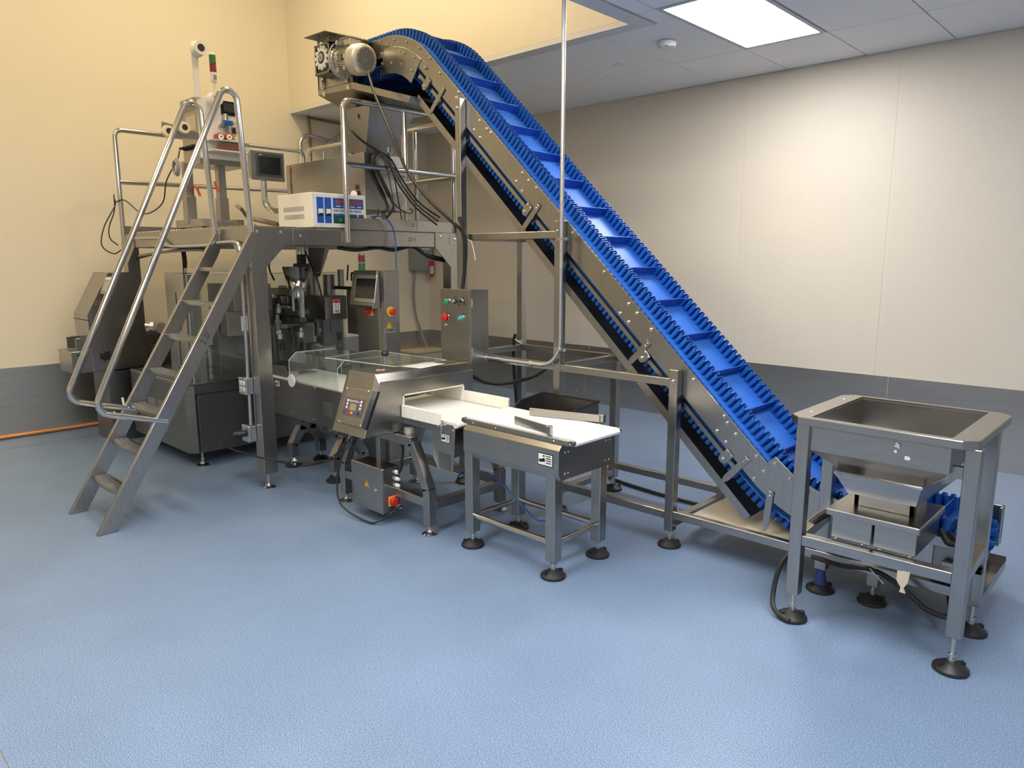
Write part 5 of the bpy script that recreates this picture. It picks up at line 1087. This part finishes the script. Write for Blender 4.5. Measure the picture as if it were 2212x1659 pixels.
tri_sign(cdr, XF(q_(505,300)+V((.0005,0,0))), .028); p = q_(505,295); MB().box(ux1,ux1+.001,p.y-.016,p.y+.016,p.z-.002,p.z+.006).build('sticker', 'yellow', cdr); p = q_(496,300); MB().box(ux1,ux1+.001,p.y-.018,p.y+.012,p.z-.006,p.z+.006).build('sticker', 'red', cdr)
MB().box(ux1,ux1+.115,uy0+.045,uy1+.01,2.362,2.372).box(ux1,ux1+.006,uy0+.045,uy1+.01,2.372,2.45).build('tray', 'panelwhite', cdr)
MB().box(ux1+.11,ux1+.114,uy0+.07,uy1+.01,2.373,2.44).build('clear_cover', 'clear', cdr); MB().box(ux1+.0,ux1+.115,uy0+.045,uy1+.01,2.44,2.446).build('tray_top', 'panelwhite', cdr); MB().box(ux1+.03,ux1+.09,uy0+.12,uy1-.05,2.375,2.43).build('ribbon_cassette', 'redbrown', cdr)
MB().box(ux0-.02,ux1+.03,uy0-.02,uy1+.02,2.265,2.308).build('shelf', 'steel', cdr, bevel=.002)
for k in range(5): MB().lathe([(.014,0),(.014,.02),(.010,.02),(.010,.05)], (ux0+.05+.055*k,uy0,2.40), (0,-1,0), 10).build('cable_connector', 'rubber', cdr)
la = [(q_(402,340,-5.74), q_(413,486,-5.74)), (q_(474,352,-5.74), q_(492,486,-5.74))]
for (a, b) in la:
    MB().box(-5.77,-5.71,a.y-.03,a.y+.03,DZ+.05,2.265).build('stand_leg', 'steel', cdr, bevel=.002)
    MB().box(-5.78,-5.70,a.y-.037,a.y+.037,DZ+.05,2.02).build('stand_sleeve', 'steel', cdr, bevel=.002)
    MB().bar((-5.95,a.y,DZ+.055),(-5.45,a.y,DZ+.055),.06,.06).build('stand_base', 'steel_h', cdr, bevel=.002)
    for x in (-5.9, -5.5): MB().cyl((x,a.y,DZ),(x,a.y,DZ+.03),.02,10).build('stand_foot', 'rubber', cdr)
ya, yb = la[0][0].y, la[1][0].y; MB().bar((-5.74,ya,DZ+.055),(-5.74,yb,DZ+.055),.05,.05).build('stand_brace', 'steel_h', cdr)
for (a, b) in (((425,405),(433,424)), ((463,392),(470,410))): MB().bar(PX(*a,-5.66), PX(*b,-5.66), .014, .018).cyl(PX(*(a if a[0] < 440 else b),-5.70), PX(*(a if a[0] < 440 else b),-5.65), .014, 10).build('clamp_lever', 'orange_red', cdr, bevel=.003)
pts = [V((math.cos(2*PI*k/24)*.05, 0, math.sin(2*PI*k/24)*.062)) for k in range(24)]; c = q_(388,362,-5.74)
cl_ = MB()
for k in range(3): cl_.tube([c+v*(1-.12*k)+V((0,-.02-.008*k,0)) for v in pts], .006, 6, closed=True)
tag(cl_.build('cable_coil', 'cable_grey'), 'coil of pale grey cable hanging under the date coder', 'cable')
cabl('coder_cable', 'thin black cable sagging from the date coder across the guard rail', [q_(388,325,-5.76), q_(383,345,-5.76), q_(360,390,-5.9), q_(350,440,-6.0), q_(310,462,-6.3), q_(270,433,-6.66), q_(248,437,-6.74)], .005)
cabl('coder_cable', 'black cable loop hanging off the platform corner', [PX(248,430,-6.74), PX(248,445,-6.74), PX(225,490,-6.74), PX(220,530,-6.74), PX(245,548,-6.74), PX(262,540,-6.74)], .005)
cabl('coder_cable', 'second black cable loop hanging off the platform corner', [PX(246,420,-6.74), PX(247,455,-6.74), PX(236,490,-6.74), PX(238,515,-6.74), PX(255,530,-6.74)], .005)
tl = thing('tower_light', 'slim white tower light with green and red lenses behind the date coder', 'signal light', tuple(PX(465,212,-5.80)))
c = V((-5.80, PX(464,205,-5.80).y, uz1)); OFF[tl.name] = V(tuple(PX(465,212,-5.80)))
zz = [PX(x_, y_, -5.80).z for x_, y_ in ((462,178),(462,157),(461,139),(460,120),(460,117))]
MB().cyl(c, V((c.x,c.y,zz[0])), .009, 10).build('tower_pole', 'white', tl)
for (a, b, mt, r) in ((zz[0],zz[1],'white',.025), (zz[1],zz[2],'redlens',.0255), (zz[2],zz[3],'greenlens',.0255), (zz[3],zz[4]+.004,'white',.0255)): MB().lathe([(r*.9,0),(r,.003),(r,b-a-.002),(r*.94,b-a-.0002)], (c.x,c.y,a), n=20).build('tower_segment', mt, tl)
MB().box(c.x+.0255,c.x+.0262,c.y-.012,c.y+.012,zz[0]+.012,zz[1]-.02).build('rating_label', 'grey_box', tl)
# bent steel bar lying on the platform
tag(MB().tube([PY(512,445,2.9), PY(522,452,2.9), PY(535,470,2.9), PY(600,485,2.9)], .02, 4).build('chute_rail', 'steel'), 'bent steel channel lying on the platform beside the coder stand', 'rail')

# ================================================================== WALL SERVICES
dsc = thing('disconnect_box', 'grey electrical disconnect box with red knob on the left wall', 'electrical box', (WX+.1, 5.95, 1.42))
MB().box(WX,WX+.14,5.86,6.14,1.40,1.85).build('box', 'grey_box', dsc, bevel=.004)
MB().box(WX+.14,WX+.142,5.98,6.10,1.66,1.72).build('label', 'white', dsc); MB().box(WX+.1425,WX+.143,5.99,6.09,1.69,1.695).box(WX+.1425,WX+.143,5.99,6.09,1.675,1.68).build('label_print', 'ink', dsc)
MB().lathe([(.035,0),(.035,.03),(.028,.035)], (WX+.07,6.14,1.60), (0,1,0), 18).build('knob', 'red', dsc); MB().lathe([(.012,0),(.012,.006)], (WX+.14,6.02,1.63), (1,0,0), 12).build('lock_ring', 'galv', dsc)
tg = thing('lockout_tag', 'red and white lockout tag hanging from the disconnect box', 'tag', (WX+.15, 6.12, 1.31))
MB().prism([(WX+.15,6.085,1.52),(WX+.15,6.155,1.52),(WX+.15,6.155,1.33),(WX+.15,6.12,1.305),(WX+.15,6.085,1.33)], (.001,0,0)).build('tag_card', 'red', tg)
MB().box(WX+.1512,WX+.1518,6.092,6.148,1.355,1.45).build('tag_paper', 'white', tg); m = MB()
for k in range(5): m.box(WX+.152,WX+.1524,6.10,6.14,1.37+k*.016,1.374+k*.016)
m.build('tag_print', 'ink', tg); MB().cyl((WX+.148,6.12,1.51),(WX+.145,6.12,1.57),.003,6).build('tag_string', 'white', tg)
tag(MB().tube(spline([(WX+.05,5.93,1.41),(WX+.05,5.90,1.1),(WX+.05,5.92,.85),(WX+.06,6.0,.60),(WX+.10,6.06,.40)]), .014, 10).build('flexible_conduit', 'cable_grey'), 'grey flexible conduit hanging from the disconnect box down the wall', 'conduit')
bc = thing('wall_cabinet', 'low beige metal cabinet against the left wall', 'cabinet', (WX+.16, 5.95, 0))
MB().box(WX+.01,WX+.30,5.70,6.19,0,.36).build('body', 'beige', bc, bevel=.004); MB().box(WX+.005,WX+.32,5.68,6.195,.36,.39).build('lid', 'beige', bc, bevel=.004)
tag(MB().tube(fillet([(WX+.016,4.51,CZ-.006),(WX+.016,4.512,3.10),(WX+.016,4.518,2.0)], .03), .010, 10).tube([(WX+.016,4.507,3.08),(WX+.016,5.2,3.06)], .010, 10).lathe([(.015,-.02),(.015,.02)], (WX+.016,4.508,3.08), n=10).build('copper_pipe', 'copper'), 'brown copper pipe on the left wall behind the platform', 'pipe')
tag(MB().tube(fillet([(WX+.06,4.345,2.0),(WX+.06,4.36,2.90),(WX+.06,5.20,2.80),(WX+.06,5.22,2.3)], [.12,.12], 10), .020, 12).build('wall_conduit', 'galv'), 'large bent grey conduit on the left wall behind the platform', 'conduit')
tag(MB().tube(fillet([(WX+.11,4.61,2.0),(WX+.11,4.615,2.70),(WX+.11,4.66,2.81),(WX+.11,5.1,3.08)], .08, 6), .016, 10).build('wall_conduit', 'galv'), 'thinner pale conduit slanting up the left wall', 'conduit')
tag(MB().cyl((WX+.02,-4.0,.022),(WX+.02,6.1,.022),.014,12).build('floor_pipe', 'copper_new'), 'orange copper pipe along the foot of the left wall', 'pipe')

hp_ = [PZ(*q, CZ-.004) for q in ((877,268),(886,257),(939,251),(945,263))]
cvn = thing('ceiling_vent', 'brownish grey vent grille in the low tile ceiling behind the funnel', 'vent', tuple(sum(hp_, V())/4))
MB().prism(hp_, (0,0,.004)).build('vent_frame', 'joint', cvn)
for k in range(6):
    t = (k+.5)/6; a = hp_[0].lerp(hp_[1], t); b = hp_[3].lerp(hp_[2], t); MB().bar(a+V((0,0,-.004)), b+V((0,0,-.004)), .03, .006).build('vent_slat', 'beige', cvn)
p = PX(703, 545, WX); sw_ = thing('wall_switch', 'small white switch plate on the left wall under the platform', 'switch', (WX, p.y, p.z))
MB().box(WX,WX+.008,p.y-.05,p.y+.05,p.z-.06,p.z+.06).build('plate', 'white', sw_, bevel=.002); MB().box(WX+.008,WX+.012,p.y-.02,p.y+.02,p.z-.03,p.z+.03).build('rocker', 'panelwhite', sw_, bevel=.001)
y0, y1 = PX(643,720,WX+.05).y, PX(668,720,WX+.05).y
tag(MB().prism([(WX+.12,y0,0),(WX+.14,y0,0),(WX+.06,y0,1.12),(WX+.04,y0,1.12)], (0,y1-y0,0)).build('leaning_board', 'cream_pl'), 'pale board leaning on the left wall behind the packing machine', 'board')
